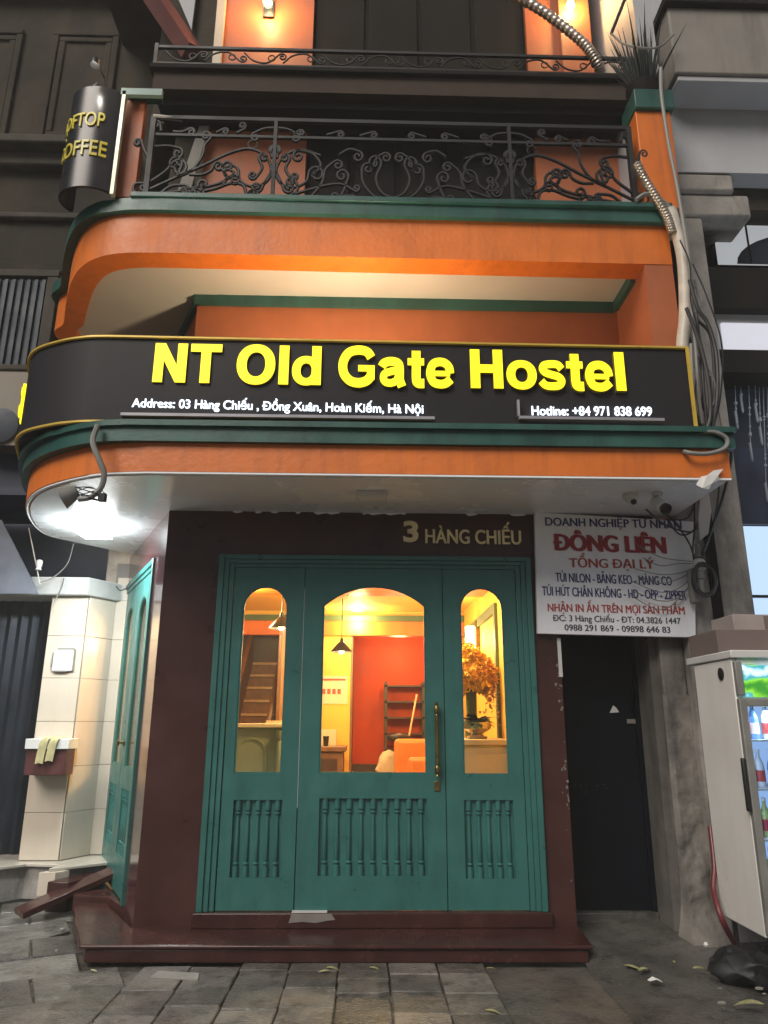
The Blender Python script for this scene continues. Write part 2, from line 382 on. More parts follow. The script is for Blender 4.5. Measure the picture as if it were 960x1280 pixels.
# --- maroon ground floor walls
m = MB()
m.box(-1.62, -1.182, 5.85, 6.02, .0, 3.178); m.box(1.335, 1.54, 5.85, 6.02, 0, 3.178); m.box(-1.182, 1.335, 5.85, 6.02, 2.81, 3.178)
m.box(-1.182, 1.335, 5.85, 6.02, 0, .205)
m.build('front_wall', M['maroon'], HB)
MB().box(1.40, 1.54, 6.02, 7.2, 0, 3.178).build('passage_wall', M['old_wall'], HB)
m = MB()
m.fbox(SIDE, -.45, -.005, .0, 3.178, -.16, 0); m.fbox(SIDE, -2.42, -2.09, 0, 3.178, -.16, 0); m.fbox(SIDE, -2.09, -.45, 2.87, 3.178, -.16, 0)
m.build('side_wall', mat('glossy_plum_paint', (.075, .030, .032), .16, var=.15, scale=2, rvar=.05, coat=.6), HB)
# flaking edge of the right pier
m = MB()
for i in range(34):
    z = R.choice((R.uniform(1.6, 2.1), R.uniform(.9, 1.2), R.uniform(.4, 2.1))); x = 1.538-abs(R.gauss(0, .018))-.002; r = R.uniform(.003, .013)
    m.fprism(FACE, [(x+r*math.cos(a)*R.uniform(.5, 1.1), z+r*1.3*math.sin(a)*R.uniform(.5, 1.2)) for a in [k*math.pi/4 for k in range(8)]], .0005, .003)
tag(m.build('bare_plaster_patch', M['conc_smooth'], HB), kind='stuff')
MB().box(1.518, 1.546, 5.842, 5.8495, 1.86, 2.16).build('bare_edge_strip', M['white_plastic'], HB)
m = MB(); x = -1.1
while x < 1.3:                                             # ragged white paint edge under the soffit
    ww = R.uniform(.04, .16)
    if R.random() < .4: m.fprism(FACE, [(x, 3.177), (x, 3.171), (x+ww*.3, 3.166-R.uniform(0, .01)), (x+ww*.7, 3.165), (x+ww, 3.170), (x+ww, 3.177)], .001, .003)
    x += ww
tag(m.build('ragged_paint_edge', M['soffit'], HB), kind='stuff')

# --- steps
m = MB()
m.prism([(-1.80, 5.44), (1.49, 5.40), (1.545, 5.86), (-1.64, 5.86), (-2.02, 6.55), (-2.31, 6.62)], 0, .085)
m.build('front_step', M['maroon_worn'], HB, bevel=.012)
m = MB().prism([(-1.835, 5.42), (1.51, 5.38), (1.56, 5.855), (-1.63, 5.855), (-2.03, 6.56), (-2.34, 6.63)], .085, .112)
m.build('step_tread', M['maroon_worn'], HB, bevel=.010)
m = MB().box(-1.20, 1.36, 5.80, 5.99, .112, .212); m.build('door_sill', M['maroon_worn'], HB, bevel=.008)
m = MB().fprism(frY(5.7985), [(-.52, .150), (-.50, .206), (-.36, .209), (-.22, .207), (-.19, .17), (-.25, .165), (-.33, .150), (-.42, .158)], 0, .004)
m.build('chipped_cement', M['conc_smooth'], HB)
MB().box(-.50, -.25, 5.806, 5.86, .2125, .219).build('white_filler', M['white_plastic'], HB)

# --- teal doors
def arch(u0, u1, v0, vs, va, n=14):
    c = (u0+u1)/2; h = (u1-u0)/2; rise = va-vs
    if rise >= h*.98: pts = [(c+h*math.cos(t), vs+rise*math.sin(t)) for t in [math.pi*i/n for i in range(n+1)]]
    else:
        r = (h*h+rise*rise)/(2*rise); a = math.asin(h/r); pts = [(c+r*math.sin(t), va-r+r*math.cos(t)) for t in [a-2*a*i/n for i in range(n+1)]]
    return [(u0, v0), (u1, v0)] + pts
def baluster(name, fr, u, v0, v1, n, r, parent, mt):
    L = v1-v0; k = .0
    pr = [(r*1.15, 0), (r*1.15, .13), (r*.55, .135), (r*.55, .15), (r*1.1, .165), (r*1.1, .175), (r*.6, .19), (r*.6, .20), (r*.95, .22), (r*.8, .5), (r*.62, .78), (r*.6, .80), (r*1.1, .815), (r*1.1, .83), (r*.55, .845), (r*.55, .86), (r*1.15, .865), (r*1.15, 1)]
    b = MB().lathe([(a, h*L) for a, h in pr], fr.p(u, v0, n), 10, fr.v)
    return b.build(name, mt, parent, smooth=True)
def door_leaf(fr, u0, u1, v0, v1, glass, rec, nbal, n0=-.05, n1=-.005, parent=None, mt=None):
    mt = mt or M['teal']
    g_ = arch(*glass)
    rc = [(rec[0], rec[2]), (rec[1], rec[2]), (rec[1], rec[3]), (rec[0], rec[3])]
    m = MB().curve2d(fr, [[(u0, v0), (u1, v0), (u1, v1), (u0, v1)], g_, rc], n1-.030, n1)
    leaf = m.build('door_leaf', mt, parent)
    # glazing bead
    MB().curve2d(fr, [arch(glass[0]-.004, glass[1]+.004, glass[2]-.004, glass[3], glass[4]+.004), arch(glass[0]+.012, glass[1]-.012, glass[2]+.012, glass[3], glass[4]-.012)], n1-.016, n1-.006).build('glazing_bead', mt, leaf)
    MB().curve2d(fr, [arch(glass[0]+.002, glass[1]-.002, glass[2]+.002, glass[3], glass[4]-.002)], n1-.026, n1-.020).build('pane', M['glass'], leaf)
    MB().fbox(fr, rec[0]-.02, rec[1]+.02, rec[2]-.02, rec[3]+.02, n1-.044, n1-.028).build('recess_board', mt, leaf)
    w_ = (rec[1]-rec[0])/nbal
    for i in range(nbal):
        baluster('baluster', fr, rec[0]+w_*(i+.5), rec[2]+.001, rec[3]-.001, n1-.025, min(.021, w_*.27), leaf, mt)
    return leaf
FD = MB()
for a, b, n1 in ((0, .045, .030), (.045, .085, .018), (.085, .125, .006)):
    o0, o1, t = -1.182, 1.335, 2.81
    for (u0, u1, v0, v1) in ((o0+a, o0+b, .212, t-a*.8), (o1-b, o1-a, .212, t-a*.8), (o0+b, o1-b, t-b*.8, t-a*.8)):
        FD.fbox(FACE, u0, u1, v0, v1, -.10, n1)
FD.build('door_frame', M['teal'], HB, bevel=.004)
lf = door_leaf(FACE, -1.05, -.494, .216, 2.708, (-.975, -.617, 1.14, 2.378, 2.557), (-.961, -.60, .430, .955), 5, parent=HB)
cf = door_leaf(FACE, -.486, .612, .216, 2.708, (-.338, .476, 1.14, 2.404, 2.566), (-.327, .472, .440, .967), 9, parent=HB)
rf = door_leaf(FACE, .619, 1.205, .216, 2.708, (.752, 1.100, 1.133, 2.387, 2.561), (.749, 1.116, .422, .957), 5, parent=HB)
h = MB(); c = FACE.p(.550, 1.39, .045)
h.lathe([(.004, -.27), (.016, -.262), (.010, -.25), (.020, -.235), (.022, -.20), (.012, -.185), (.017, -.17), (.0145, -.15), (.0145, .15), (.017, .17), (.012, .185), (.022, .20), (.020, .235), (.010, .25), (.016, .262), (.004, .275)], c, 14)
for dz in (-.2, .2): h.tube([c+V((0, 0, dz)), c+V((0, .055, dz))], .008)
h.build('handle', M['brass'], cf, smooth=True)
MB().fbox(FACE, .528, .572, 1.02, 1.09, -.005, .004).build('lock_plate', M['brass'], cf, bevel=.003)
MB().fbox(FACE, -.4915, -.4885, .9, 2.55, -.02, -.004).build('gap_filler', M['white_plastic'], HB)
for u0, u1 in ((-1.09, -1.02), (-.53, -.45), (.575, .655), (1.175, 1.25)): MB().fbox(FACE, u0, u1, .212, 2.74, -.095, -.070).build('gap_light_block', M['teal_dark'], HB)  # unseen strips added behind the leaf gaps to stop room light leaking through
MB().fbox(FACE, -1.09, 1.25, 2.69, 2.76, -.125, -.096).build('gap_light_block', M['teal_dark'], HB)  # same added light block along the top gap

# side doors in the angled wall
FR2 = MB()
for a, b, n1 in ((0, .05, .02), (.05, .09, .006)):
    for (u0, u1, v0, v1) in ((-2.09+a, -2.09+b, .16, 2.87-a), (-.45-b, -.45-a, .16, 2.87-a), (-2.09+b, -.45-b, 2.87-b, 2.87-a)):
        FR2.fbox(SIDE, u0, u1, v0, v1, -.08, n1)
FR2.build('side_door_frame', M['teal'], HB, bevel=.004)
s1 = door_leaf(SIDE, -1.265, -.545, .17, 2.775, (-1.10, -.70, 1.13, 2.40, 2.60), (-1.10, -.70, .45, .96), 5, parent=HB)
s2 = door_leaf(SIDE, -1.995, -1.275, .17, 2.775, (-1.84, -1.44, 1.13, 2.40, 2.60), (-1.84, -1.44, .45, .96), 5, parent=HB)
m = MB(); p = SIDE.p(-1.21, 1.33, .0); q = SIDE.n
m.lathe([(.03, 0), (.03, .008), (.010, .010), (.010, .035), (.024, .042), (.026, .055), (.015, .065)], p, 14, q)
m.build('handle', M['brass'], s1, smooth=True)
for zz in (2.35, 1.62):
    MB().fbox(SIDE, -.552, -.538, zz, zz+.14, -.004, .012).build('hinge', M['black_plastic'], s1)

# --- lower canopy (rounded at the corner)
def outline(front, left):
    P = [V((x, y, 0)) for x, y in left]
    return [front] + [(p.x, p.y) for p in catmull(P, 6)]
can = outline((2.60, 4.915), [(-1.55, 4.925), (-1.86, 4.97), (-2.16, 5.11), (-2.46, 5.34), (-2.70, 5.66), (-2.88, 6.08), (-2.99, 6.55), (-2.96, 6.80), (-2.80, 7.02), (-2.47, 7.47)])
can_poly = can + [(-2.36, 7.42), (-1.60, 5.855), (2.60, 5.855)]
led = outline((2.64, 4.875), [(-1.70, 4.885), (-1.93, 4.925), (-2.22, 5.065), (-2.51, 5.30), (-2.75, 5.63), (-2.93, 6.06), (-3.03, 6.55), (-2.99, 6.83), (-2.82, 7.06), (-2.48, 7.50)])
led_poly = led + [(-2.40, 7.45), (-1.60, 5.855), (2.64, 5.855)]
def inset_poly(P, d):
    # crude inward offset of the open outline part
    out = []; n = len(P)
    for i in range(n):
        a = V((*P[i-1], 0)); b = V((*P[i], 0)); c_ = V((*P[(i+1) % n], 0))
        t = (c_-a).normalized(); out.append((b.x-t.y*d*-1*-1, b.y+t.x*d*-1*-1))
    return out
ow = [(x, y) for x, y in can_poly]
MB().prism(ow, 3.198, 3.412).build('canopy_fascia', M['orange'], HB, smooth=True)
ins = [(2.57, 4.945)] + [(x+(.03 if x < -2.2 else .012), y+.03) for x, y in can[1:]] + [(-2.37, 7.42), (-1.6, 5.87), (2.57, 5.87)]
MB().prism(ins, 3.178, 3.1975).build('canopy_soffit', M['soffit'], HB)
edge = [V((x+(.012 if x < -2.0 else 0), y+.012, 3.190)) for x, y in can]
MB().tube(edge, .012, 6).build('soffit_edge_bead', M['soffit'], HB, smooth=True)
MB().prism(led_poly, 3.412, 3.520).build('canopy_ledge', M['green'], HB, smooth=True)
led2 = [(x, y-.035) if i == 0 else (x-(.03 if x < -2.3 else 0), y-.03) for i, (x, y) in enumerate(led)]
MB().prism(led2 + led_poly[len(led):], 3.520, 3.562).build('ledge_cap', M['green'], HB, smooth=True)

# --- mezzanine loggia
up = outline((2.58, 5.375), [(-1.75, 5.345), (-2.06, 5.36), (-2.29, 5.43), (-2.48, 5.57), (-2.64, 5.78), (-2.80, 6.08), (-2.99, 6.50), (-3.17, 6.9), (-2.7, 8.4)])
upi = outline((2.36, 5.60), [(-1.75, 5.56), (-2.00, 5.57), (-2.20, 5.62), (-2.34, 5.72), (-2.48, 5.90), (-2.62, 6.15), (-2.80, 6.52), (-2.96, 6.9), (-2.6, 8.4)])
MB().prism(up + [p for p in reversed(upi)], 5.27, 5.655).build('balcony_beam', M['orange'], HB, smooth=True)
MB().prism(upi + [(-1.9, 8.4), (-1.4, 6.05), (2.36, 6.3)], 5.33, 5.40).build('loggia_ceiling', M['cream'], HB)
def grow(P, d, front): return [(front[0], front[1])] + [(x-(d if x < -2.2 else d*.3), y-d*.8) for x, y in P[1:]]
MB().prism(grow(up, .06, (2.62, 5.325)) + [(-1.5, 8.4), (-1.4, 6.5), (2.62, 6.5)], 5.655, 5.775).build('balcony_ledge', M['green'], HB, smooth=True)
MB().box(-2.03, 2.60, 5.285, 6.5, 5.775, 5.825).build('balcony_floor_edge', M['green'], HB, bevel=.006)
# loggia walls
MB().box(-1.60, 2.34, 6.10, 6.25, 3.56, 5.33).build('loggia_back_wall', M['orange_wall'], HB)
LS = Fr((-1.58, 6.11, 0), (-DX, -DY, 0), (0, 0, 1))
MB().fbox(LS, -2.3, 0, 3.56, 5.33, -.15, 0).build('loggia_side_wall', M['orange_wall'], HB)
MB().box(2.34, 2.58, 5.38, 6.25, 3.56, 5.27).build('loggia_end_wall', M['orange_wall'], HB)
m = MB(); m.box(-1.62, 2.31, 6.055, 6.0995, 5.235, 5.329); m.box(2.295, 2.3395, 5.60, 6.055, 5.235, 5.329)
m.build('ceiling_trim', M['green'], HB)
MB().fbox(LS, -2.3, .03, 5.235, 5.329, .001, .045).build('side_ceiling_trim', M['green'], HB)
# --- third floor
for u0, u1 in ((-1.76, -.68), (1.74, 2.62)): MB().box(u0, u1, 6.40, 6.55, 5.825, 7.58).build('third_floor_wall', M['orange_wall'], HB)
m = MB(); m.box(-.68, 1.74, 6.50, 6.60, 5.825, 7.58)
for i in range(5): m.box(-.68+.484*i+.03, -.68+.484*i+.454, 6.47, 6.50, 5.9, 7.5)
m.build('third_floor_shutter', M['dark_in'], HB, bevel=.005)
MB().box(-1.80, -1.742, 6.36, 6.40, 5.825, 7.58).build('pale_corner_strip', M['cream'], HB)
m = MB(); m.box(2.40, 2.72, 5.36, 5.62, 5.825, 6.87); m.build('end_pier', M['orange'], HB, bevel=.008)
MB().box(2.39, 2.75, 5.32, 5.66, 6.87, 7.08).build('pier_cap', M['green'], HB, bevel=.008)
MB().box(2.62, 2.80, 5.63, 7.0, 5.825, 10.4).build('party_wall', M['white_wall'], HB)
m = MB(); m.box(-2.19, -2.02, 5.37, 5.45, 5.83, 6.86); m.build('side_parapet', M['orange_wall'], HB, bevel=.006)
MB().box(-2.17, -1.88, 5.30, 5.42, 6.865, 6.92).build('parapet_cap', M['green'], HB, bevel=.005)
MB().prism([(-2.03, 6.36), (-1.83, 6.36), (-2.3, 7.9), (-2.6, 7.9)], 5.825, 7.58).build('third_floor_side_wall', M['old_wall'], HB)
# --- fourth floor
m = MB(); m.box(-2.20, 2.78, 5.98, 6.8, 7.62, 7.84); m.build('upper_slab', mat('brown_slab_render', (.058, .042, .032), .8, var=.25, dirt=.6, dirtc=(.05, .04, .035)), HB)
m = MB(); m.box(-2.24, 2.80, 5.93, 6.8, 7.84, 7.90); m.box(-2.15, 2.74, 6.08, 6.8, 7.52, 7.62); m.build('upper_slab_moulding', M['dark_in'], HB, bevel=.01)
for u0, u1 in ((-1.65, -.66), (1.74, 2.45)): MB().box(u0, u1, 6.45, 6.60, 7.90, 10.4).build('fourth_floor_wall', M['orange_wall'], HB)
m = MB(); m.box(-.66, 1.74, 6.52, 6.62, 7.90, 10.4)
for i in range(4): m.box(-.63+.6*i, -.09+.6*i, 6.49, 6.52, 7.95, 10.3)
m.build('fourth_floor_shutter', M['dark_in'], HB, bevel=.005)
MB().box(-1.74, -1.65, 6.40, 6.60, 7.90, 10.4).build('upper_corner_strip', M['cream'], HB)
MB().box(2.10, 2.45, 6.36, 6.45, 7.90, 10.4).build('upper_pilaster', M['orange_wall'], HB, bevel=.01)
MB().box(-3.4, 3.0, 6.7, 9, 10.4, 10.6).build('roof_slab', M['old_wall'], HB)
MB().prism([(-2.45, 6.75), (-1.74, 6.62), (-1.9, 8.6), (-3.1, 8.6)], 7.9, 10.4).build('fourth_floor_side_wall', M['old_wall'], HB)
# leaning red brace and pale gusset seen at the upper left corner
a, b = aY(178, -25, 6.5), aY(240, 66, 6.5)
MB().tube([a, b], .13, 4).build('sloping_beam', mat('faded_red_paint', (.13, .035, .028), .6, var=.2), HB)
MB().fprism(frY(6.62), [(aY(x, y, 6.62).x, aY(x, y, 6.62).z) for x, y in ((206, -40), (250, -40), (240, 40))], 0, .03).build('pale_gusset', M['white_wall'], HB)
MB().fprism(frY(6.3), [(aY(x, y, 6.3).x, aY(x, y, 6.3).z) for x, y in ((222, 243), (238, 243), (262, 160), (250, 160))], 0, .03).build('leaning_board', M['conc_smooth'], HB)

# --- wrought iron balustrade
def spiral(p, t, d, r, turns=1.3, n=22):
    """curl that starts at p heading t, turning to side d (+1 left), shrinking"""
    t = V((t[0], t[1])).normalized(); out = []; a = math.atan2(t.y, t.x); x, y = p; L = 2*math.pi*turns
    for i in range(1, n+1):
        rr = r*(1-.78*i/n); st = rr*L/n; a += d*L/n; x += math.cos(a)*st; y += math.sin(a)*st; out.append((x, y))
    return out
def scroll(pts, e=None, s=None):
    P = [(p.x, p.y) for p in catmull([V((x, y, 0)) for x, y in pts], 7)]
    if e: P += spiral(P[-1], (P[-1][0]-P[-2][0], P[-1][1]-P[-2][1]), e[1], e[0])
    if s: P = list(reversed(spiral(P[0], (P[0][0]-P[1][0], P[0][1]-P[1][1]), s[1], s[0]))) + P
    return P
RAILY = 5.37; W_ = 4.24
def zu(x): return -1.925+(x-80)*W_/1440
def zv(y): return 5.825+(330-y)/272.
left_paths = [
    ([(85, 308), (160, 272), (240, 235), (310, 200), (370, 185), (420, 205), (440, 245), (425, 280), (385, 292), (350, 275), (343, 248)], (24, -1), None),
    ([(85, 322), (160, 312), (230, 300), (290, 285), (326, 262)], (16, 1), None),
    ([(372, 318), (360, 290), (325, 284), (280, 300), (245, 308)], (18, 1), (14, -1)),
    ([(165, 270), (205, 250), (232, 212), (238, 178), (252, 160)], (15, -1), None),
    ([(165, 270), (176, 238)], (22, -1), None),
    ([(85, 288), (128, 256), (150, 228)], (26, 1), None),
    ([(90, 185), (130, 182), (165, 188)], (16, 1), None),
    ([(104, 140), (100, 118)], (12, -1), None), ([(140, 140), (168, 140), (190, 130)], (11, 1), None),
    ([(70, 290), (46, 292), (44, 312), (74, 326)], None, (12, 1)), ([(74, 215), (58, 190), (50, 170)], (12, -1), None),
    ([(440, 250), (420, 285), (414, 300)], (16, 1), None),
    ([(440, 210), (436, 190)], (16, 1), None),
    ([(440, 122), (410, 126), (380, 140)], (13, -1), None),
    ([(395, 268), (412, 240), (402, 215)], (14, 1), (12, 1)),
    ([(447, 330), (520, 322), (600, 318), (680, 312)], (16, 1), None),
    ([(560, 318), (590, 280), (600, 240), (628, 215)], (15, 1), None),
    ([(500, 140), (520, 128)], (9, 1), None), ([(600, 140), (640, 128)], (10, 1), None), ([(700, 140), (740, 128)], (10, 1), None),
    ([(800, 328), (745, 312), (712, 275), (708, 235)], (18, 1), None),
    ([(800, 318), (765, 300), (750, 262), (765, 225)], (22, -1), None),
    ([(480, 322), (560, 296), (640, 280), (690, 300)], (10, -1), None),
]
left_paths += [
    ([(200, 262), (235, 262), (262, 250), (270, 232)], (15, 1), None), ([(120, 318), (150, 296), (190, 292)], (13, 1), None),
    ([(300, 292), (310, 268), (296, 246)], (17, 1), None), ([(250, 318), (236, 300), (214, 300)], (12, -1), None),
    ([(410, 330), (404, 312)], (17, -1), None), ([(330, 140), (352, 128)], (11, -1), None), ([(270, 140), (292, 128)], (10, 1), None),
    ([(640, 322), (655, 300), (668, 262)], (20, -1), (12, 1)), ([(735, 240), (752, 205), (772, 190)], (15, 1), None), ([(500, 322), (520, 296), (512, 272)], (15, -1), None),
    ([(560, 262), (585, 228), (560, 196), (520, 186)], (18, -1), None), ([(640, 196), (670, 180), (700, 186)], (16, 1), None)]
mirror_axis = lambda P: [(894-x, y) for x, y in P]
RL = thing('balcony_railing', 'black wrought iron scroll balustrade on the orange balcony under the lamps', 'railing', (0, RAILY, 5.825))
m = MB()
def put(P, r=.0145):
    for flip in (0, 1):
        Q = [(1600-x, y) for x, y in P] if flip else P
        m.tube([(zu(x), RAILY, zv(y)) for x, y in Q], r, 6)
for pts, e, s in left_paths:
    P = scroll(pts, e and (e[0], e[1]), s and (s[0], s[1])); put(P)
for k in (0, 3, 4, 11, 12, 13, 14):       # mirrored about the first axis bar
    pts, e, s = left_paths[k]; pts = [(894-x, y) for x, y in pts if x > 300]
    if len(pts) > 1: put(scroll(pts, e and (e[0], -e[1]), s and (s[0], -s[1])))
put([(380+14*math.cos(a), 172+11*math.sin(a)) for a in [k*.4 for k in range(17)]], .007)
m.build('scrollwork', M['iron'], RL, smooth=True)
m = MB()
for y, t in ((150, .013), (100, .018), (328, .010)): m.box(zu(76), zu(1524), RAILY-t, RAILY+t, zv(y)-t, zv(y)+t)
m.build('rail', M['iron'], RL)
for x, t in ((80, .022), (447, .015), (1153, .015), (1520, .022)): MB().box(zu(x)-t, zu(x)+t, RAILY-t-.004, RAILY+t+.004, 5.825, zv(98)).build('post', M['iron'], RL)
RU = thing('upper_railing', 'low black iron railing with wave scrolls on the top balcony edge', 'railing', (0, 5.96, 7.9))
m = MB(); x = -2.1; k = 0
while x < 2.6:
    sgn = 1 if k % 2 else -1
    P = [(p.x, p.y) for p in catmull([V((x, 8.02-sgn*.06, 0)), V((x+.10, 8.02+sgn*.04, 0)), V((x+.24, 8.02+sgn*.06, 0)), V((x+.36, 8.02-sgn*.05, 0))], 6)]
    P += spiral(P[-1], (P[-1][0]-P[-2][0], P[-1][1]-P[-2][1]), sgn, .045)
    m.tube([(a, 5.96, b) for a, b in P], .009, 6); x += .40; k += 1
    m.tube([(a, 5.96, b) for a, b in [(x-.12+.035*math.cos(q), 8.02+.035*math.sin(q)) for q in [j*.5 for j in range(14)]]], .007, 6)
m.build('scrollwork', M['iron'], RU, smooth=True)
m = MB(); m.box(-2.2, 2.72, 5.945, 5.975, 8.11, 8.14); m.box(-2.2, 2.72, 5.945, 5.975, 7.90, 7.925); m.build('rail', M['iron'], RU)
for x in (-2.19, 2.71): MB().box(x-.018, x+.018, 5.94, 5.98, 7.9, 8.16).build('post', M['iron'], RU)

# --- interior shell
m = MB()
m.box(-1.0, -.2, 10.4, 10.55, .2, 2.69)
m.box(1.39, 1.52, 7.2, 11.6, .2, 3.1); m.box(1.30, 1.39, 6.03, 7.2, .2, 3.1)
m.build('interior_wall', M['yellow_wall'], HB)
MB().box(-2.3, -1.0, 10.75, 10.9, 0, 3.4).build('stairwell_wall', M['wood_dark'], HB)
MB().box(-1.04, -1.0, 9.0, 10.4, .2, 2.69).build('stairwell_side', M['wood'], HB)
MB().box(-2.45, -2.3, 7.6, 10.9, 0, 3.4).build('interior_side_wall', M['yellow_wall'], HB)
MB().prism([(-1.35, 6.03), (1.52, 6.03), (1.52, 11.6), (-2.45, 11.6), (-2.45, 8.0)], .12, .2).build('interior_floor', M['tile_floor'], HB)
MB().prism([(-1.35, 6.03), (1.52, 6.03), (1.52, 11.6), (-2.45, 11.6), (-2.45, 8.0)], 3.03, 3.10).build('interior_ceiling', M['yellow_ceiling'], HB)
m = MB(); m.box(-2.3, 1.389, 8.1, 8.65, 2.955, 3.029); m.box(-2.3, 1.389, 10.36, 10.56, 2.69, 2.885); m.build('ceiling_beam', M['orange'], HB)
MB().box(-2.3, 1.389, 10.33, 10.5, 2.886, 2.965).build('beam_trim', M['trim_green'], HB)
MB().box(-2.3, 1.389, 10.40, 10.5, 2.966, 3.029).build('beam_plaster', M['yellow_ceiling'], HB)
m = MB(); m.box(-.25, 1.389, 11.5, 11.6, .2, 3.02); m.build('back_room_wall', M['red_wall'], HB)
m = MB(); m.box(-.20, -.17, 10.40, 11.5, .2, 2.69); m.build('back_room_jamb', M['wood'], HB)
MB().box(-.16, 1.389, 11.42, 11.499, .2, .93).build('dado', M['wood_dark'], HB)
for u0, u1, y0, y1, z0, z1 in ((1.355, 1.389, 7.72, 7.82, .9, 2.74), (1.355, 1.389, 7.82, 10.2, 2.64, 2.74)):
    MB().box(u0, u1, y0, y1, z0, z1).build('wall_moulding', M['trim_green'], HB)
MB().box(1.375, 1.3895, 7.2, 10.3, .2, 1.25).build('orange_dado', M['orange'], HB)

# ================================================================== INTERIOR THINGS
t = thing('staircase', 'brown stone staircase rising behind the left glass pane', 'staircase', (-1.5, 9.1, .2))
for i in range(12):
    z = .2+.178*(i+1); y = 8.55+.20*i
    st = MB().box(-2.05, -1.02, y, 10.74, z-.178+.001, z-.03).build('step', M['stair'], t)
    MB().box(-2.07, -1.0, y-.025, 10.74, z-.03, z).build('nosing', mat('stair_nosing', (.56, .38, .20), .4, var=.2) if i == 0 else bpy.data.materials['stair_nosing'], st)
m = MB(); q = [(8.5, .35), (8.5, .85), (10.7, 2.81), (10.7, 2.31)]
m.loft([[V((x, a, b)) for a, b in q] for x in (-1.66, -1.60)]); m.build('stringer', M['wood'], t)
MB().tube([(-1.10, 8.5, 1.30), (-1.10, 10.6, 3.0)], .028, 8).build('handrail', M['wood_dark'], t)
for k in range(8): MB().tube([(-1.10, 8.6+.24*k, .35+.214*k), (-1.10, 8.6+.24*k, 1.37+.194*k)], .012, 6).build('baluster', M['wood_dark'], t)
t = thing('reception_counter', 'grey green counter with arched panels and ivory top behind left pane', 'counter', (-1.1, 8.1, .2))
MB().box(-1.75, -.72, 7.95, 8.35, .2, 1.46).build('cabinet', M['counter'], t)
MB().box(-1.80, -.68, 7.90, 8.40, 1.46, 1.50).build('counter_top', M['ivory'], t, bevel=.006)
MB().curve2d(frY(7.95), [arch(-1.32, -.99, .6, 1.20, 1.365), arch(-1.30, -1.01, .62, 1.20, 1.345)], .001, .012).build('arched_moulding', M['counter'], t)
MB().lathe([(.035, 0), (.035, .1), (.02, .12), (.045, .2), (.02, .3), (.04, .36), (.02, .42), (.045, .7), (.035, .9), (.02, .93), (.045, .97), (.045, 1.03)], (-.86, 7.90, .4), 12).build('turned_post', M['counter'], t, smooth=True)
tag(MB().box(-1.02, -.76, 7.98, 8.2, 1.501, 1.53).build('folder', M['ivory']), 'pale folder lying on the reception counter', 'folder')

def pendant(x, y, zt, lab):
    t = thing('pendant_lamp', lab, 'lamp', (x, y, zt), 'black pendant lamps indoors')
    MB().tube([(x, y, zt+.10), (x, y, 3.03)], .006, 6).build('cord', M['black_plastic'], t)
    MB().lathe([(.02, .12), (.025, .08), (.05, .06), (.135, -.04), (.138, -.05), (.12, -.042), (.045, .045)], (x, y, zt), 18).build('lamp_shade', M['black_plastic'], t, smooth=True)
    MB().ball((x, y, zt-.035), .035).build('bulb', M['glow_bulb'], t, smooth=True)
    l = light('pendant_light', 'POINT', (x, y, zt-.09), 40, (1, .66, .30), .05); return t
pp = aY(427, 810, 9.3); pendant(pp.x, 9.3, pp.z, 'small black cone pendant lamp seen through the middle pane')
pp = aY(352, 780, 7.9); pendant(pp.x, 7.9, pp.z, 'small black cone pendant lamp seen through the left arched pane')
p = aZ(447, 762, 3.02)
t = thing('ceiling_downlight', 'round glowing downlight in the yellow ceiling behind middle pane', 'light', (p.x, p.y, 3.02))
MB().lathe([(.10, 0), (.10, -.012), (.085, -.014)], (p.x, p.y, 3.029), 20).build('rim', M['white_plastic'], t)
MB().lathe([(.08, -.015), (.08, -.018)], (p.x, p.y, 3.029), 20).build('diffuser', M['glow_bulb'], t)
light('downlight_light', 'POINT', (p.x, p.y, 2.85), 40, (1, .70, .33), .1)
light('added_stair_fill', 'POINT', (-1.3, 8.2, 2.75), 26, (1, .68, .34), .1)  # extra lamp without a fixture, added to brighten the staircase
light('room_downlight', 'POINT', (.2, 7.3, 2.8), 105, (1, .70, .34), .12)
light('back_room_light', 'POINT', (.5, 10.95, 2.5), 13, (1, .60, .28), .1)
t = thing('wall_sconce', 'glowing warm wall lamp inside green moulding behind right pane', 'lamp', (1.33, 8.35, 2.05))
p = aX(592, 800, 1.32)
MB().box(1.345, 1.3885, p.y-.06, p.y+.06, p.z-.22, p.z+.22).build('back_plate', M['brass'], t)
MB().lathe([(.045, -.17), (.06, -.16), (.06, .16), (.045, .17)], (1.28, p.y, p.z), 14).build('lamp_shade', emat('sconce_glow', (1, .62, .20), 5), t, smooth=True)
light('sconce_light', 'POINT', (1.15, p.y, p.z), 24, (1, .65, .28), .06)
# cabinet left with paper on the wall above
t = thing('wooden_sideboard', 'brown wooden sideboard under the poster behind middle pane', 'cabinet', (-.45, 9.9, .2))
MB().box(-.95, -.26, 9.6, 10.2, .2, 1.17).build('body', M['wood'], t, bevel=.01); MB().box(-.99, -.22, 9.56, 10.24, 1.17, 1.23).build('top', M['wood'], t, bevel=.008)
MB().box(-.88, -.33, 9.585, 9.599, .7, 1.08).build('drawer', M['wood_dark'], t)
tag(MB().box(-.62, -.36, 9.9, 10.1, 1.231, 1.43).build('white_box', M['ivory']), 'ivory box standing on the brown sideboard', 'box')
t = thing('glass_set', 'dark tumbler beside the ivory box on the sideboard', 'tumbler', (-.48, 9.7, 1.231)); MB().lathe([(.03, 0), (.04, .12), (.036, .12), (.028, .01)], (-.48, 9.7, 1.231), 12).build('tumbler', M['black_plastic'], t, smooth=True)
t = thing('wall_poster', 'white poster with red print on the yellow wall indoors', 'poster', (-.4, 10.39, 1.9))
a, b = aY(405, 845, 10.39), aY(436, 880, 10.39)
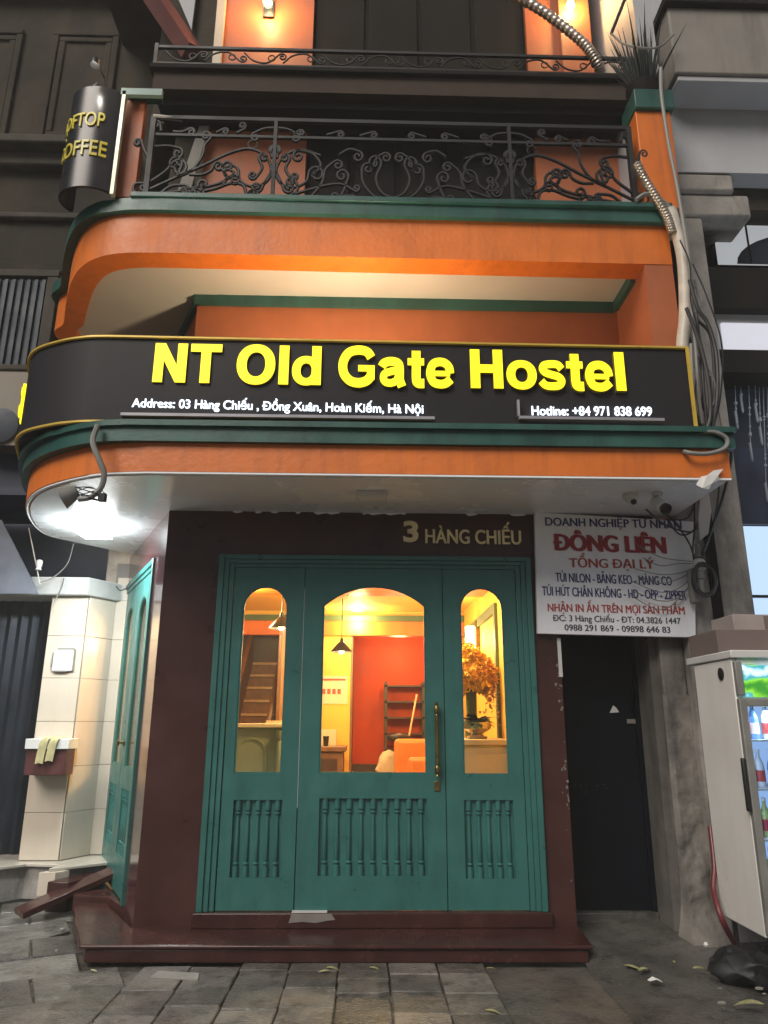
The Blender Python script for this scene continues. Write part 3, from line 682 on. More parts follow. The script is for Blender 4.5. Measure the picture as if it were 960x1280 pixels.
MB().box(a.x-.05, b.x-.02, 10.39, 10.3985, b.z, a.z).build('sheet', M['ivory'], t)
m = MB()
for k in range(4): m.box(a.x+.07*k-.02, a.x+.07*k+.025, 10.386, 10.3895, b.z+.13, b.z+.20)
m.box(a.x-.02, b.x-.05, 10.386, 10.3895, a.z-.06, a.z-.035); m.build('print', M['ink_orange'], t)
# shelf in the red room
t = thing('metal_shelf', 'tall dark open shelf against the red wall', 'shelf', (.6, 11.2, .2))
m = MB()
for x in (.31, .86):
    for y in (11.08, 11.36): m.box(x-.02, x+.02, y-.02, y+.02, .2, 2.1)
m.build('upright', M['wood_dark'], t)
for k in range(8): MB().box(.29, .88, 11.06, 11.38, .45+.225*k, .475+.225*k).build('shelf_board', M['wood_dark'], t)
MB().box(.32, .86, 11.385, 11.40, 1.2, 2.1).build('shelf_back', M['red_wall'], t)
t = thing('orange_armchair', 'orange upholstered armchair in front of the red wall', 'armchair', (.55, 9.2, .2))
m = MB(); m.box(.36, 1.02, 9.15, 9.30, .2, 1.33); m.build('backrest', M['sofa'], t, bevel=.05, bseg=4)
MB().box(.38, 1.0, 8.60, 9.14, .2, .72).build('seat', M['sofa'], t, bevel=.05, bseg=4)
MB().box(.50, .98, 8.75, 8.88, .73, 1.14).build('cushion', M['sofa'], t, bevel=.05, bseg=4)
m = MB().ball((.29, 9.3, .98), .17, 16, (.85, .7, 1.25)); m.v = [v+V((noise.noise(v*9), noise.noise(v*9+V((5, 0, 0))), noise.noise(v*8+V((0, 9, 0)))))*.05 for v in m.v]
tag(m.build('laundry_bag', M['cloth'], smooth=True), 'pale bulging cloth bag beside the orange armchair', 'bag')
tag(MB().ball((.44, 9.62, 1.34), .10, 10, (1.6, .8, .45)).build('dark_bundle', M['black_plastic'], smooth=True), 'dark bundle on top behind the pale cloth bag', 'bundle')
a, b = aY(558-8, 800, 9.6), aY(505, 940, 9.6)
t = thing('broom', 'thin pale broom stick leaning by the dark shelf', 'broom', b)
MB().tube([aY(521, 868, 9.7), aY(508, 938, 9.7)], .011, 6).build('handle', M['ivory'], t); MB().ball(aY(507, 944, 9.7), .06, 8, (1.3, .6, .8)).build('brush', M['wood_dark'], t)
# right: ivory chest, bowl, plant, flowers
t = thing('ivory_chest', 'ivory chest of drawers behind the right arched pane', 'cabinet', (1.08, 7.35, .2))
MB().box(.83, 1.36, 7.0, 7.6, .2, 1.32).build('body', M['ivory'], t, bevel=.008); MB().box(.79, 1.372, 6.96, 7.64, 1.32, 1.37).build('top', M['ivory'], t, bevel=.008)
for k in range(3): MB().box(.88, 1.31, 6.985, 6.999, .42+.29*k, .66+.29*k).build('drawer', M['ivory'], t, bevel=.004)
t = thing('silver_bowl_plant', 'dark leafy plant in a silver footed bowl on the ivory chest', 'plant', (1.06, 7.2, 1.37))
MB().lathe([(.09, 0), (.10, .02), (.05, .04), (.13, .09), (.14, .15), (.12, .15), (.10, .08)], (1.06, 7.2, 1.371), 18).build('bowl', M['silver'], t, smooth=True)
m = MB()
def leaf(m, c, d, L, wd, curl=.3):
    d = V(d).normalized(); s_ = d.cross(V((0, 0, 1))); s_ = s_.normalized() if s_.length > .01 else V((1, 0, 0)); u = s_.cross(d); P = []
    for k in range(6):
        q = k/5; ww = wd*math.sin(math.pi*min(.97, q*.92+.05)); c_ = V(c)+d*L*q-u*(-curl*L*q*q*-1)*1
        c_ = V(c)+d*L*q-V((0, 0, 1))*curl*L*q*q
        P.append((c_-s_*ww, c_+u*ww*.25, c_+s_*ww))
    k0 = len(m.v)
    for r in P: m.v += list(r)
    for k in range(5):
        for j in range(2): a = k0+k*3+j; m.f.append((a, a+1, a+4, a+3))
for i in range(46):
    a = R.uniform(0, 6.28); e = R.uniform(.0, 1.2); leaf(m, (1.06+.04*math.cos(a), 7.2+.04*math.sin(a), 1.52), (math.cos(a), math.sin(a), e), R.uniform(.12, .22), .03, .4)
m.build('foliage', M['plant_dark'], t)
t = thing('dried_flower_bouquet', 'big bunch of dried orange flowers in a tall green vase', 'flowers', (1.05, 7.45, 1.37))
MB().lathe([(.06, 0), (.07, .02), (.05, .2), (.055, .42), (.065, .46), (.055, .46), (.04, .2)], (1.05, 7.45, 1.371), 14).build('vase', M['trim_green'], t, smooth=True)
m = MB()
for i in range(900):
    d = V((R.gauss(0, 1), R.gauss(0, 1), R.gauss(0, 1))).normalized(); rr = R.uniform(.45, 1)**.5
    c = V((1.02, 7.42, 2.06))+V((d.x*.30*rr, d.y*.25*rr, d.z*.24*rr-(.12*abs(d.x))))
    if c.x > 1.34: c.x = 1.34
    s_ = R.uniform(.018, .036)
    for k in range(3):
        dd = V((R.gauss(0, 1), R.gauss(0, 1), R.gauss(0, 1))); leaf(m, c, dd, s_*1.6, s_*.6, .3)
m.build('flower_heads', M['flower'], t)
m = MB()
for i in range(120):
    c = V((1.22+R.gauss(0, .05), 7.3+R.gauss(0, .05), 1.80+R.gauss(0, .09))); leaf(m, c, (R.gauss(0, 1), R.gauss(0, 1), R.gauss(0, 1)), .04, .014, .2)
m.build('pale_flower_heads', M['pinkish'], t)
m = MB()
for i in range(16): m.tube([(1.05, 7.45, 1.8), (1.02+R.uniform(-.2, .2), 7.42+R.uniform(-.15, .15), 2.0)], .004, 5)
m.build('stems', M['trim_green'], t)
tag(MB().ball((.86, 7.9, 1.17), .12, 12, (.8, .8, 1.2)).build('red_cushion', M['red_wall'], smooth=True), 'small red cushion behind the ivory chest', 'cushion')

# ================================================================== SIGNS
# main sign follows the rounded corner
SG = thing('hostel_sign', 'long black lightbox sign with glowing yellow letters above the canopy', 'sign', (0, 5.0, 3.57))
sg = outline((2.435, 5.015), [(-1.95, 4.985), (-2.10, 4.998), (-2.30, 5.06), (-2.54, 5.19), (-2.69, 5.37), (-2.80, 5.64), (-2.93, 6.02), (-3.00, 6.35)])
inner = [(x+(.07 if x < -2.2 else 0), y+(.07 if x > -2.6 else .03)) for x, y in sg]
MB().prism(sg + list(reversed(inner)), 3.585, 4.280).build('panel', M['black_panel'], SG, smooth=True)
m = MB()
for z in (3.590, 4.275): m.tube([(x-(.008 if x < -2.2 else 0), y-.010, z) for x, y in sg], .014, 6)
m.tube([(2.43, 5.0, 3.59), (2.435, 5.0, 4.275)], .016, 6)
m.build('border', M['gold_trim'], SG, smooth=True)
m = MB()
for px in (300, 620):
    a = aY(px, 530, 5.014); m.box(a.x-.0015, a.x+.0015, 5.0125, 5.0145, 3.61, 4.255)
tag(m.build('panel_seam', M['black_plastic'], SG), kind='stuff')
SFR = frY(5.00)
def sfn(px0, py0, px1, py1, Y):
    a, b = aY(px0, py0, Y), aY(px1, py1, Y)
    d = (b-a); w_ = d.length; d.normalize()
    return (lambda u, v, n: a+d*u+V((0, 0, 1))*v+V((0, -1, 0))*n), w_
def letters(body, p0, p1, hpx, Y, depth, mt, parent, name, bold, href='H', space=1., heavy=0.):
    fn, w_ = sfn(*p0, *p1, Y)
    hh = (aY((p0[0]+p1[0])/2, (p0[1]+p1[1])/2-hpx, Y)-aY((p0[0]+p1[0])/2, (p0[1]+p1[1])/2, Y)).z
    return MB().text(body, fn, w_, hh, depth, bold, href=href, space=space, heavy=heavy).build(name, mt, parent)
def stroke(path, t, k=7):
    P = [(p.x, p.y) for p in catmull([V((x, y, 0)) for x, y in path], k)] if len(path) > 2 else path
    L, Rr = [], []
    for i, (x, y) in enumerate(P):
        a = V((*P[max(i-1, 0)], 0)); b = V((*P[min(i+1, len(P)-1)], 0)); d = (b-a).normalized()
        L.append((x-d.y*t/2, y+d.x*t/2)); Rr.append((x+d.y*t/2, y-d.x*t/2))
    return [L + list(reversed(Rr))]
def oval(cx, cy, rx, ry, tx, ty, n=36):
    e = lambda a, b: [(cx+a*math.copysign(abs(math.cos(q))**.92, math.cos(q)), cy+b*math.copysign(abs(math.sin(q))**.92, math.sin(q))) for q in [2*math.pi*i/n for i in range(n)]]
    return [e(rx, ry), e(rx-tx, ry-ty)]
def rc(x0, x1, y0, y1): return [[(x0, y0), (x1, y0), (x1, y1), (x0, y1)]]
TS = .215
GL = {'N': (1.0, [[[(.07, 0), (.325, 0), (.325, .56), (.66, 0), (.93, 0), (.93, 1), (.675, 1), (.675, .44), (.345, 1), (.07, 1)]]]),
      'T': (.86, [[[(.302, 0), (.563, 0), (.563, .80), (.845, .80), (.845, 1), (.02, 1), (.02, .80), (.302, .80)]]]),
      'O': (1.09, [oval(.545, .5, .51, .52, .262, .205)]), 'o': (.86, [oval(.43, .362, .405, .378, .235, .185)]),
      'l': (.39, [rc(.065, .325, 0, 1)]), 'd': (.86, [oval(.40, .362, .375, .378, .225, .185), rc(.545, .795, 0, 1)]),
      'H': (1.01, [[[(.07, 0), (.325, 0), (.325, .40), (.685, .40), (.685, 0), (.94, 0), (.94, 1), (.685, 1), (.685, .61), (.325, .61), (.325, 1), (.07, 1)]]]),
      'G': (1.09, [stroke([(.905, .735), (.80, .875), (.58, .925), (.33, .865), (.185, .68), (.15, .48), (.20, .28), (.36, .12), (.58, .075), (.78, .13), (.895, .24)], .235), rc(.795, 1.0, .16, .53), rc(.56, .80, .37, .53)]),
      'a': (.78, [stroke([(.10, .50), (.17, .60), (.35, .645), (.53, .60), (.575, .46), (.575, .20), (.60, .10), (.64, .0)], .225), stroke([(.52, .42), (.35, .385), (.18, .32), (.145, .20), (.21, .105), (.36, .09), (.50, .16), (.545, .28)], .19)]),
      't': (.48, [stroke([(.24, .93), (.24, .55), (.24, .20), (.29, .095), (.45, .09)], .235), rc(.01, .45, .555, .735)]),
      'e': (.78, [stroke([(.665, .36), (.635, .52), (.53, .625), (.38, .655), (.22, .60), (.14, .44), (.14, .29), (.22, .13), (.38, .08), (.54, .105), (.68, .21)], .215), rc(.20, .66, .285, .42)]),
      's': (.78, [stroke([(.655, .53), (.56, .635), (.39, .655), (.19, .62), (.145, .52), (.22, .43), (.39, .375), (.56, .325), (.64, .22), (.57, .11), (.38, .08), (.20, .105), (.09, .21)], .195)]), ' ': (.36, [])}
def glyph_run(body, p0, p1, hpx, Y, n0, n1, grow_=0.):
    fn, w_ = sfn(*p0, *p1, Y)
    hh = (aY((p0[0]+p1[0])/2, (p0[1]+p1[1])/2-hpx, Y)-aY((p0[0]+p1[0])/2, (p0[1]+p1[1])/2, Y)).z
    tot = sum(GL[c][0] for c in body)-.09-.088; su = w_/tot; x = -.09; m = MB()
    for c in body:
        adv, parts = GL[c]
        for k, loops in enumerate(parts):
            t = MB().curve2d(Fr((0, 0, 0), (1, 0, 0), (0, 1, 0)), loops, 0, 1)
            m.add([fn((p.x+x)*su, p.y*hh, n0+(n1-n0)*p.z+.0006*k) for p in t.v], t.f)
        x += adv
    return m
lt = glyph_run('NT Old Gate Hostel', (192, 479), (781, 490), 48, 4.995, -.02, .020).build('main_lettering', M['letter_side'], SG)
glyph_run('NT Old Gate Hostel', (192, 479), (781, 490), 48, 4.995, .021, .024).build('letter_face', M['glow_yellow'], lt)
letters('Address: 03 Hàng Chiếu , Đồng Xuân, Hoàn Kiếm, Hà Nội', (165, 509), (529, 517), 10.5, 4.99, .006, M['glow_white'], SG, 'address_lettering', 0, heavy=.016)
letters('Hotline: +84 971 838 699', (665, 519), (815, 520), 11, 4.99, .006, M['glow_white'], SG, 'hotline_lettering', 0, heavy=.016)
def strip(p0, p1, th, Y=4.99):
    a, b = aY(*p0, Y), aY(*p1, Y); d = V((0, 0, th))
    return [a, b, b+d, a+d]
m = MB()
for p0, p1 in (((152, 521), (543, 526)), ((648, 525), (829, 528))):
    q = strip(p0, p1, .022, 4.988); m.loft([q, [v+V((0, -.03, 0)) for v in q]])
a = aY(648, 525, 4.988); m.box(a.x-.008, a.x+.008, 4.958, 4.988, a.z+.023, a.z+.15)
m.build('underline_bar', M['grey_trim'], SG)
# letters on the left end of the sign, seen edge on
EF = Fr((-2.845, 5.80, 3.84), V((.11, -.30, 0)), (0, 0, 1))
MB().text('nt', lambda u, v, n: EF.p(u, v, n+.012), .36, .30, .035, .02, href='t').build('side_lettering', M['glow_yellow'], SG)

# added strip and lamp behind the sign, for the unseen source warming the loggia
MB().box(-1.9, 2.2, 5.12, 5.15, 3.76, 3.785).build('loggia_fill_strip', emat('warm_strip', (1, .72, .30), 3), SG)
light('loggia_fill_light', 'AREA', (-.2, 5.16, 3.80), 34, (1, .82, .56), shape='RECTANGLE', size=4.4, size_y=.1).rotation_euler = (rad(152), 0, 0)
# gold house number
HN = thing('house_number', 'raised gold street number and street name above the teal doors', 'sign', (.9, 5.85, 2.95))
letters('3', (504, 678), (523, 678), 26, 5.849, .02, M['gold_letter'], HN, 'numeral', .03)
letters('HÀNG CHIẾU', (532, 679), (651, 681), 17, 5.849, .015, M['gold_letter'], HN, 'lettering', 0, heavy=.024)

# old shop board
OS = thing('old_shop_sign', 'weathered white board with blue and red shop lettering above the dark passage', 'sign', (2.0, 5.8, 2.1))
b0, b1, b2, b3 = (aY(*p, 5.79) for p in ((672, 792), (870, 797), (868, 652), (668, 640)))
q = [b0, b1, b2, b3]
MB().loft([q, [v+V((0, .04, 0)) for v in q]]).build('board', M['sign_white'], OS, bevel=.004)
def bl(body, p0, p1, hp, mk, bold, nm='lettering', depth=.003): letters(body, p0, p1, hp, 5.7895, depth, M[mk], OS, nm, 0, heavy=.060 if mk == 'ink_red' else .026 if mk != 'ink_black' else .012)
bl('DOANH NGHIỆP TƯ NHÂN', (682, 657), (852, 661), 10, 'ink_blue', .022)
bl('ĐÔNG LIÊN', (695, 688), (832, 692), 20, 'ink_red', .010, depth=.008)
bl('TỔNG ĐẠI LÝ', (712, 709), (818, 711), 11, 'ink_orange', .020)
bl('TÚI NILON - BĂNG KEO - MÀNG CO', (695, 727), (840, 732), 11, 'ink_blue', .022)
bl('TÚI HÚT CHÂN KHÔNG - HD - OPP - ZIPPER', (678, 744), (858, 750), 11, 'ink_blue', .022)
bl('NHẬN IN ẤN TRÊN MỌI SẢN PHẨM', (685, 764), (856, 768), 9.5, 'ink_orange', .018)
bl('ĐC: 3 Hàng Chiếu - ĐT: 04.3826 1447', (692, 776), (851, 780), 7.5, 'ink_black', .014)
bl('0988 291 869 - 09898 646 83', (706, 788), (838, 791), 7.5, 'ink_black', .014)

# rooftop coffee sign: dark metal half drum
CS = thing('coffee_sign', 'dark metal drum sign with yellow lettering hung at the balcony corner', 'sign', (-2.42, 5.35, 5.9))
c0 = V((-2.40, 5.42, 0)); rC = .27; A0, A1 = rad(-215), rad(-38)
arc = [(c0.x+rC*math.cos(a), c0.y+rC*math.sin(a)*.8) for a in [A0+(A1-A0)*i/28 for i in range(29)]]
arci = [(c0.x+(rC-.03)*math.cos(a), c0.y+(rC-.03)*math.sin(a)*.8) for a in [A0+(A1-A0)*i/28 for i in range(29)]]
zb, zt = 5.80, 6.84
MB().prism(arc + list(reversed(arci)), zb, zt).build('drum', mat('brushed_dark_metal', (.045, .043, .042), .30, metal=.75, var=.12, scale=3, rvar=.05), CS, smooth=True)
e = arc[-1]; MB().box(e[0]-.006, e[0]+.024, e[1]-.02, e[1]+.03, zb-.02, zt+.02).build('edge_strip', mat('pale_metal_edge', (.40, .40, .30), .35, metal=.4), CS)
MB().box(e[0]-.02, e[0]+.34, e[1]-.02, e[1]+.02, zt-.02, zt+.05).build('bracket', mat('verdigris_bracket', (.16, .24, .21), .5), CS)
MB().tube([(-2.44, 5.22, zt-.01), (-2.40, 5.22, zt+.04)], .015).build('hook', M['iron'], CS)
MB().lathe([(.02, .05), (.035, .03), (.04, -.03), (.03, -.03)], (c0.x+.03, c0.y-.36, zt+.10), 12).build('spot_lamp', M['black_plastic'], CS, smooth=True)
MB().tube([(c0.x+.03, c0.y-.36, zt+.14), (c0.x+.03, c0.y-.15, zt+.16), (c0.x+.03, c0.y-.10, zt)], .008, 6).build('spot_arm', M['iron'], CS)
light('coffee_sign_light', 'POINT', (c0.x+.03, c0.y-.36, zt-.03), 1.8, (1, .93, .82), .03)
def wrap(u, v, n, off, z0):
    a = rad(-50)-(off-u)/rC
    return V((c0.x+(rC+.004+n)*math.cos(a), c0.y+(rC+.004+n)*math.sin(a)*.8, z0+v))
MB().text('ROOFTOP', lambda u, v, n: wrap(u, v, n, .64, 6.41), .56, .14, .012, .008).build('lettering', M['yellow_paint'], CS)
MB().text('COFFEE', lambda u, v, n: wrap(u, v, n, .535, 6.11), .50, .15, .012, .008).build('lettering', M['yellow_paint'], CS)

# ================================================================== LAMPS
def wall_lamp(px, py, lab):
    p = aY(px, py, 6.36)
    t = thing('wall_lamp', lab, 'lamp', p, 'lamps on the top orange wall')
    MB().box(p.x-.06, p.x+.06, 6.425, 6.449, p.z-.10, p.z+.14).build('back_plate', M['black_plastic'], t)
    MB().tube([(p.x, 6.44, p.z+.10), (p.x, 6.34, p.z+.14), (p.x, 6.33, p.z+.08)], .012).build('arm', M['black_plastic'], t)
    MB().lathe([(.03, .09), (.06, .07), (.065, -.03), (.055, -.03), (.025, .06)], (p.x, 6.33, p.z), 14).build('lamp_shade', M['glass'], t, smooth=True)
    MB().ball((p.x, 6.33, p.z+.005), .045, 12, (1, 1, 1.3)).build('bulb', emat('lamp_bulb', (1, .74, .36), 22), t, smooth=True)
    light('wall_lamp_light', 'POINT', (p.x, 6.26, p.z-.03), 24, (1, .58, .22), .05)
wall_lamp(335, 5, 'glowing wall lamp on the orange wall left of the top shutter')
wall_lamp(712, 10, 'glowing wall lamp on the orange wall right of the top shutter')
# canopy lights
p = aZ(118, 657, 3.17)
t = thing('canopy_light', 'bright white square light under the rounded canopy corner', 'light', (p.x, p.y, 3.178))
MB().box(p.x-.13, p.x+.13, p.y-.20, p.y+.16, 3.172, 3.1775).build('housing', M['white_plastic'], t)
MB().box(p.x-.115, p.x+.115, p.y-.185, p.y+.145, 3.085, 3.1715).build('diffuser', M['glow_cool'], t)
light('canopy_light_light', 'AREA', (p.x, p.y, 3.07), 25, (.88, .97, 1), shape='SQUARE', size=.24)
p = aZ(465, 617, 3.17)
t = thing('soffit_fixture', 'unlit white box fixture in the middle of the canopy soffit', 'light', (p.x, p.y, 3.178))
MB().box(p.x-.12, p.x+.12, p.y-.06, p.y+.06, 3.135, 3.1775).build('housing', M['white_plastic'], t, bevel=.006)
MB().box(p.x-.10, p.x+.10, p.y-.045, p.y+.045, 3.128, 3.1345).build('cover', M['paper'], t)
# flood light on a curved arm
t = thing('flood_lamp', 'grey floodlight on a curved pipe hanging in front of the rounded canopy', 'lamp', aY(120, 545, 4.84))
P = [aY(122, 532, 4.86), aY(116, 552, 4.82), aY(124, 575, 4.80), aY(130, 592, 4.80), aY(126, 610, 4.80), aY(112, 622, 4.80), aY(98, 624, 4.80)]
MB().tube(catmull(P, 6), .020, 8).build('arm', M['cable_grey'], t, smooth=True)
c = aY(88, 618, 4.80)
MB().lathe([(.035, .05), (.05, .03), (.075, -.05), (.082, -.06), (.07, -.055)], c, 14, (.8, .1, .5)).build('lamp_head', M['cable_grey'], t, smooth=True)
m = MB()
for k in range(7):
    a = k*.5; m.tube(catmull([c+V((.06*math.cos(a), 0, .06*math.sin(a))), c+V((.10+.02*k, -.02, .05*math.sin(a*2))), c+V((.20, 0, .02+.02*math.cos(k)))], 5), .004, 5)
m.build('wire_guard', M['black_plastic'], t)
c = aY(128, 622, 4.79); MB().box(c.x-.025, c.x+.025, c.y-.02, c.y+.02, c.z-.03, c.z+.03).build('clamp', M['black_plastic'], t, bevel=.005)
P = [aY(97, 603, 4.88), aY(97, 592, 4.88)]
# security cameras
t = thing('dome_camera', 'small white dome security camera under the canopy above the old sign', 'camera', aZ(788, 618, 3.178))
c = aZ(788, 618, 3.178); c = V((c.x, c.y, 3.177))
MB().lathe([(.06, 0), (.06, -.03), (.045, -.045)], c, 18).build('base', M['white_plastic'], t, smooth=True)
MB().ball(c+V((0, -.01, -.055)), .042, 14).build('ball', M['white_plastic'], t, smooth=True)
MB().lathe([(.022, 0), (.022, .012), (.010, .014)], c+V((0, -.046, -.070)), 12, (0, -1, -.5)).build('lens', M['black_plastic'], t, smooth=True)
c = aZ(822, 616, 3.178); c = V((c.x, c.y, 3.177))
t = thing('bullet_camera', 'white and black bullet security camera under the canopy right of the dome camera', 'camera', c)
MB().lathe([(.04, 0), (.04, -.02), (.012, -.024), (.012, -.06)], c, 14).build('mount', M['white_plastic'], t, smooth=True)
ax = V((.05, -.8, -.55)).normalized()
MB().lathe([(.03, -.07), (.042, -.06), (.045, .10), (.040, .105)], c+V((0, 0, -.085)), 16, ax).build('body', M['white_plastic'], t, smooth=True)
MB().lathe([(.042, .106), (.043, .13), (.036, .13), (.034, .112)], c+V((0, 0, -.085)), 16, ax).build('lens_hood', M['black_plastic'], t, smooth=True)
MB().lathe([(.033, .108), (.033, .114)], c+V((0, 0, -.085)), 16, ax).build('lens', M['black_plastic'], t)

# ================================================================== CABLES AND PIPES
def cable(pts, r, mk, lab, name='cable', cat='cable', grp=None, seg=7, k=8):
    o = MB().tube(catmull([p if isinstance(p, V) else V(p) for p in pts], k), r, seg).build(name, M[mk], smooth=True)
    return tag(o, lab, cat, grp)
pY = lambda Y, *pp: [aY(x, y, Y) for x, y in pp]
cable(pY(5.28, (838, 262), (845, 285), (853, 320), (856, 360), (856, 400), (853, 432), (856, 470), (862, 520)), .050, 'pipe_white', 'thick white taped pipe running down beside the sign end', 'taped_pipe', 'pipe', seg=12)
# corrugated sleeve above it
def ribbed(pts, r, lab, name):
    P = catmull(pts, 24); n = len(P); rr = [r*(1+.10*math.sin(i*1.6)) for i in range(n)]
    return tag(MB().tube(P, rr, 10).build(name, M['hose'], smooth=True), lab, 'hose')
ribbed(pY(5.26, (796, 205), (808, 228), (822, 250), (834, 272), (841, 292)), .036, 'ribbed tape-wrapped hose passing over the green balcony ledge', 'ribbed_hose')
ribbed([aY(625, -12, 6.0), aY(665, 6, 5.95), aY(700, 30, 5.92), aY(730, 55, 5.9), aY(745, 76, 5.92), aY(752, 92, 6.0)], .05, 'silver corrugated hose curving across the top orange wall', 'corrugated_hose')
cable(pY(5.27, (795, 250), (806, 243), (820, 246), (838, 262), (850, 290), (858, 325), (866, 360)), .020, 'cable_grey', 'grey cable looping over the ledge beside the ribbed hose', grp='cables at the right corner')
cable(pY(5.22, (826, 85), (827, 120), (836, 180), (846, 230), (856, 290), (863, 340), (866, 400), (876, 440)), .016, 'cable_grey', 'long pale cable dropping from the spiky plant down the wall', grp='cables at the right corner')
cab = [
    ((858, 385), (868, 410), (878, 440), (886, 480), (888, 520), (880, 545)), ((862, 350), (872, 385), (885, 405), (895, 440), (897, 490), (890, 540)),
    ((866, 400), (870, 440), (873, 490), (878, 530)), ((870, 390), (876, 440), (880, 490), (884, 535)), ((864, 430), (866, 470), (872, 520)),
    ((872, 400), (888, 420), (893, 470), (892, 530)), ((860, 440), (868, 480), (884, 520), (896, 545)), ((868, 350), (874, 380), (870, 420), (876, 470), (882, 520)),
]
lbl = ['black cable bulging left in the bundle beside the sign', 'black cable bowing furthest right in the bundle beside the sign', 'straight grey cable against the sign end', 'straight black cable in the middle of the bundle',
       'short grey cable nearest the sign edge', 'thin black cable just inside the rightmost one', 'black cable crossing the bundle to the ledge end', 'grey cable descending from behind the taped pipe']
for i, c_ in enumerate(cab):
    cable(pY(5.10+.03*i, *c_), R.uniform(.010, .016), 'cable_grey' if i in (2, 4, 7) else 'cable', lbl[i], grp='cables at the right corner')
tang = ['thin black cable slack beside the taped pipe', 'thin black cable swinging wide of the bundle toward the shop', 'thin grey cable tangled across the bundle', 'thin black cable curling behind the sign end', 'thin grey cable sagging below the others', 'thin black cable dropping straight past the ledge']
for i, c_ in enumerate((((850, 300), (862, 330), (864, 380), (876, 430), (868, 500), (880, 540)), ((866, 330), (884, 372), (902, 430), (900, 500), (886, 548)), ((860, 470), (874, 455), (890, 468), (894, 500), (876, 520)),
                        ((856, 372), (862, 420), (880, 470), (874, 520), (884, 560)), ((876, 520), (892, 560), (903, 548), (896, 500)), ((888, 470), (893, 540), (899, 600), (893, 650), (880, 690)))):
    cable(pY(5.16+.04*i, *c_), R.uniform(.005, .008), 'cable_grey' if i in (2, 4) else 'cable', tang[i], grp='cables at the right corner', seg=6)
cable([aY(866, 540, 5.05), aY(876, 540, 4.88), aY(893, 540, 4.85), aY(908, 548, 4.85), aY(906, 560, 4.85), aY(885, 567, 4.85), aY(862, 566, 4.86), aY(850, 562, 4.95)], .016, 'cable_grey', 'pale cable looped around the right end of the green ledge', grp='cables at the right corner')
cable([aY(905, 548, 4.88), aY(914, 570, 5.0), aY(904, 620, 5.3), aY(890, 660, 5.5), aY(876, 700, 5.66)], .012, 'cable', 'black cable dropping from the ledge end to the coil', grp='cables at the right corner')
for i, (c_, lab) in enumerate([(((835, 650), (858, 648), (868, 630), (872, 605)), 'thin black cable arching under the canopy corner'), (((825, 635), (845, 655), (862, 680), (868, 700)), 'thin black cable hanging from the bullet camera'),
                              (((800, 630), (830, 655), (860, 665), (872, 660)), 'thin black cable drooping from the dome camera'), (((868, 625), (868, 660), (866, 690), (870, 712)), 'straight black cable above the junction box'),
                              (((832, 648), (850, 668), (868, 662), (876, 640)), 'black cable sagging over the last sign word')]):
    cable(pY(5.66, *c_), .007, 'cable', lab, grp='thin cables by the old sign')
for i in range(7):
    y0 = 690+i*9; cable(pY(5.74, (790+R.uniform(-6, 20), y0+R.uniform(-8, 4)), (825, y0+6+i*2), (850, y0+8+R.uniform(-6, 6)), (872, 702+i*3)), .004, 'cable_grey', 'thin grey wire straggling across the old white sign', 'wire', 'wire', 'stray wires on the old sign', 5)
cc = aY(880, 725, 5.62); P = []
for k in range(4*20+1):
    a = k/20*2*math.pi; rr = .105+.008*math.sin(k*.7)
    P.append(cc+V((rr*.85*math.cos(a), .008*math.sin(k*.21)-.02*(k/80), rr*1.18*math.sin(a)+.004*math.sin(k*.5))))
tag(MB().tube(P, .011, 7).build('cable_coil', M['cable'], smooth=True), 'black coil of spare cable hanging on the concrete column', 'cable coil')
c = aY(874, 706, 5.66)
t = thing('junction_box', 'white round junction box with grey conduit beside the old sign', 'junction box', c)
MB().lathe([(.02, .17), (.022, .10), (.03, .09), (.035, .06)], c, 12).build('conduit', M['cable_grey'], t, smooth=True)
MB().ball(c, .058, 14, (1, .7, 1)).build('box', M['white_plastic'], t, smooth=True); MB().lathe([(.03, -.05), (.03, -.11), (.02, -.12), (.02, -.22)], c, 12).build('lower_conduit', M['cable_grey'], t, smooth=True)
c = aY(868, 730, 5.72); tag(MB().box(c.x-.05, c.x+.03, c.y-.03, c.y+.03, c.z-.16, c.z+.12).build('wire_clip_board', M['cable_grey'], bevel=.02), 'grey plastic wire holder on the edge of the old sign', 'wire holder')
# torn white tape on the canopy corner
m = MB(); base = aY(888, 600, 4.90)
pts = [(870, 606), (876, 596), (884, 594), (892, 588), (904, 586), (898, 594), (900, 600), (890, 604), (886, 612), (878, 610)]
m.loft([[aY(x, y, 4.90+.01*math.sin(x)) for x, y in pts], [aY(x, y, 4.895+.01*math.sin(x)) for x, y in pts]]); tag(m.build('torn_tape', M['paper']), 'torn white tape stuck on the right corner of the canopy', 'tape')
# broken hole in soffit corner with hanging rag
m = MB().fprism(frY(5.62), [(aY(x, y, 5.62).x, aY(x, y, 5.62).z) for x, y in ((884, 612), (888, 640), (884, 668), (874, 676), (872, 650), (874, 622))], 0, .02)
tag(m.build('hanging_board', M['white_plastic']), 'pale curved plastic board hanging under the broken canopy corner', 'board')
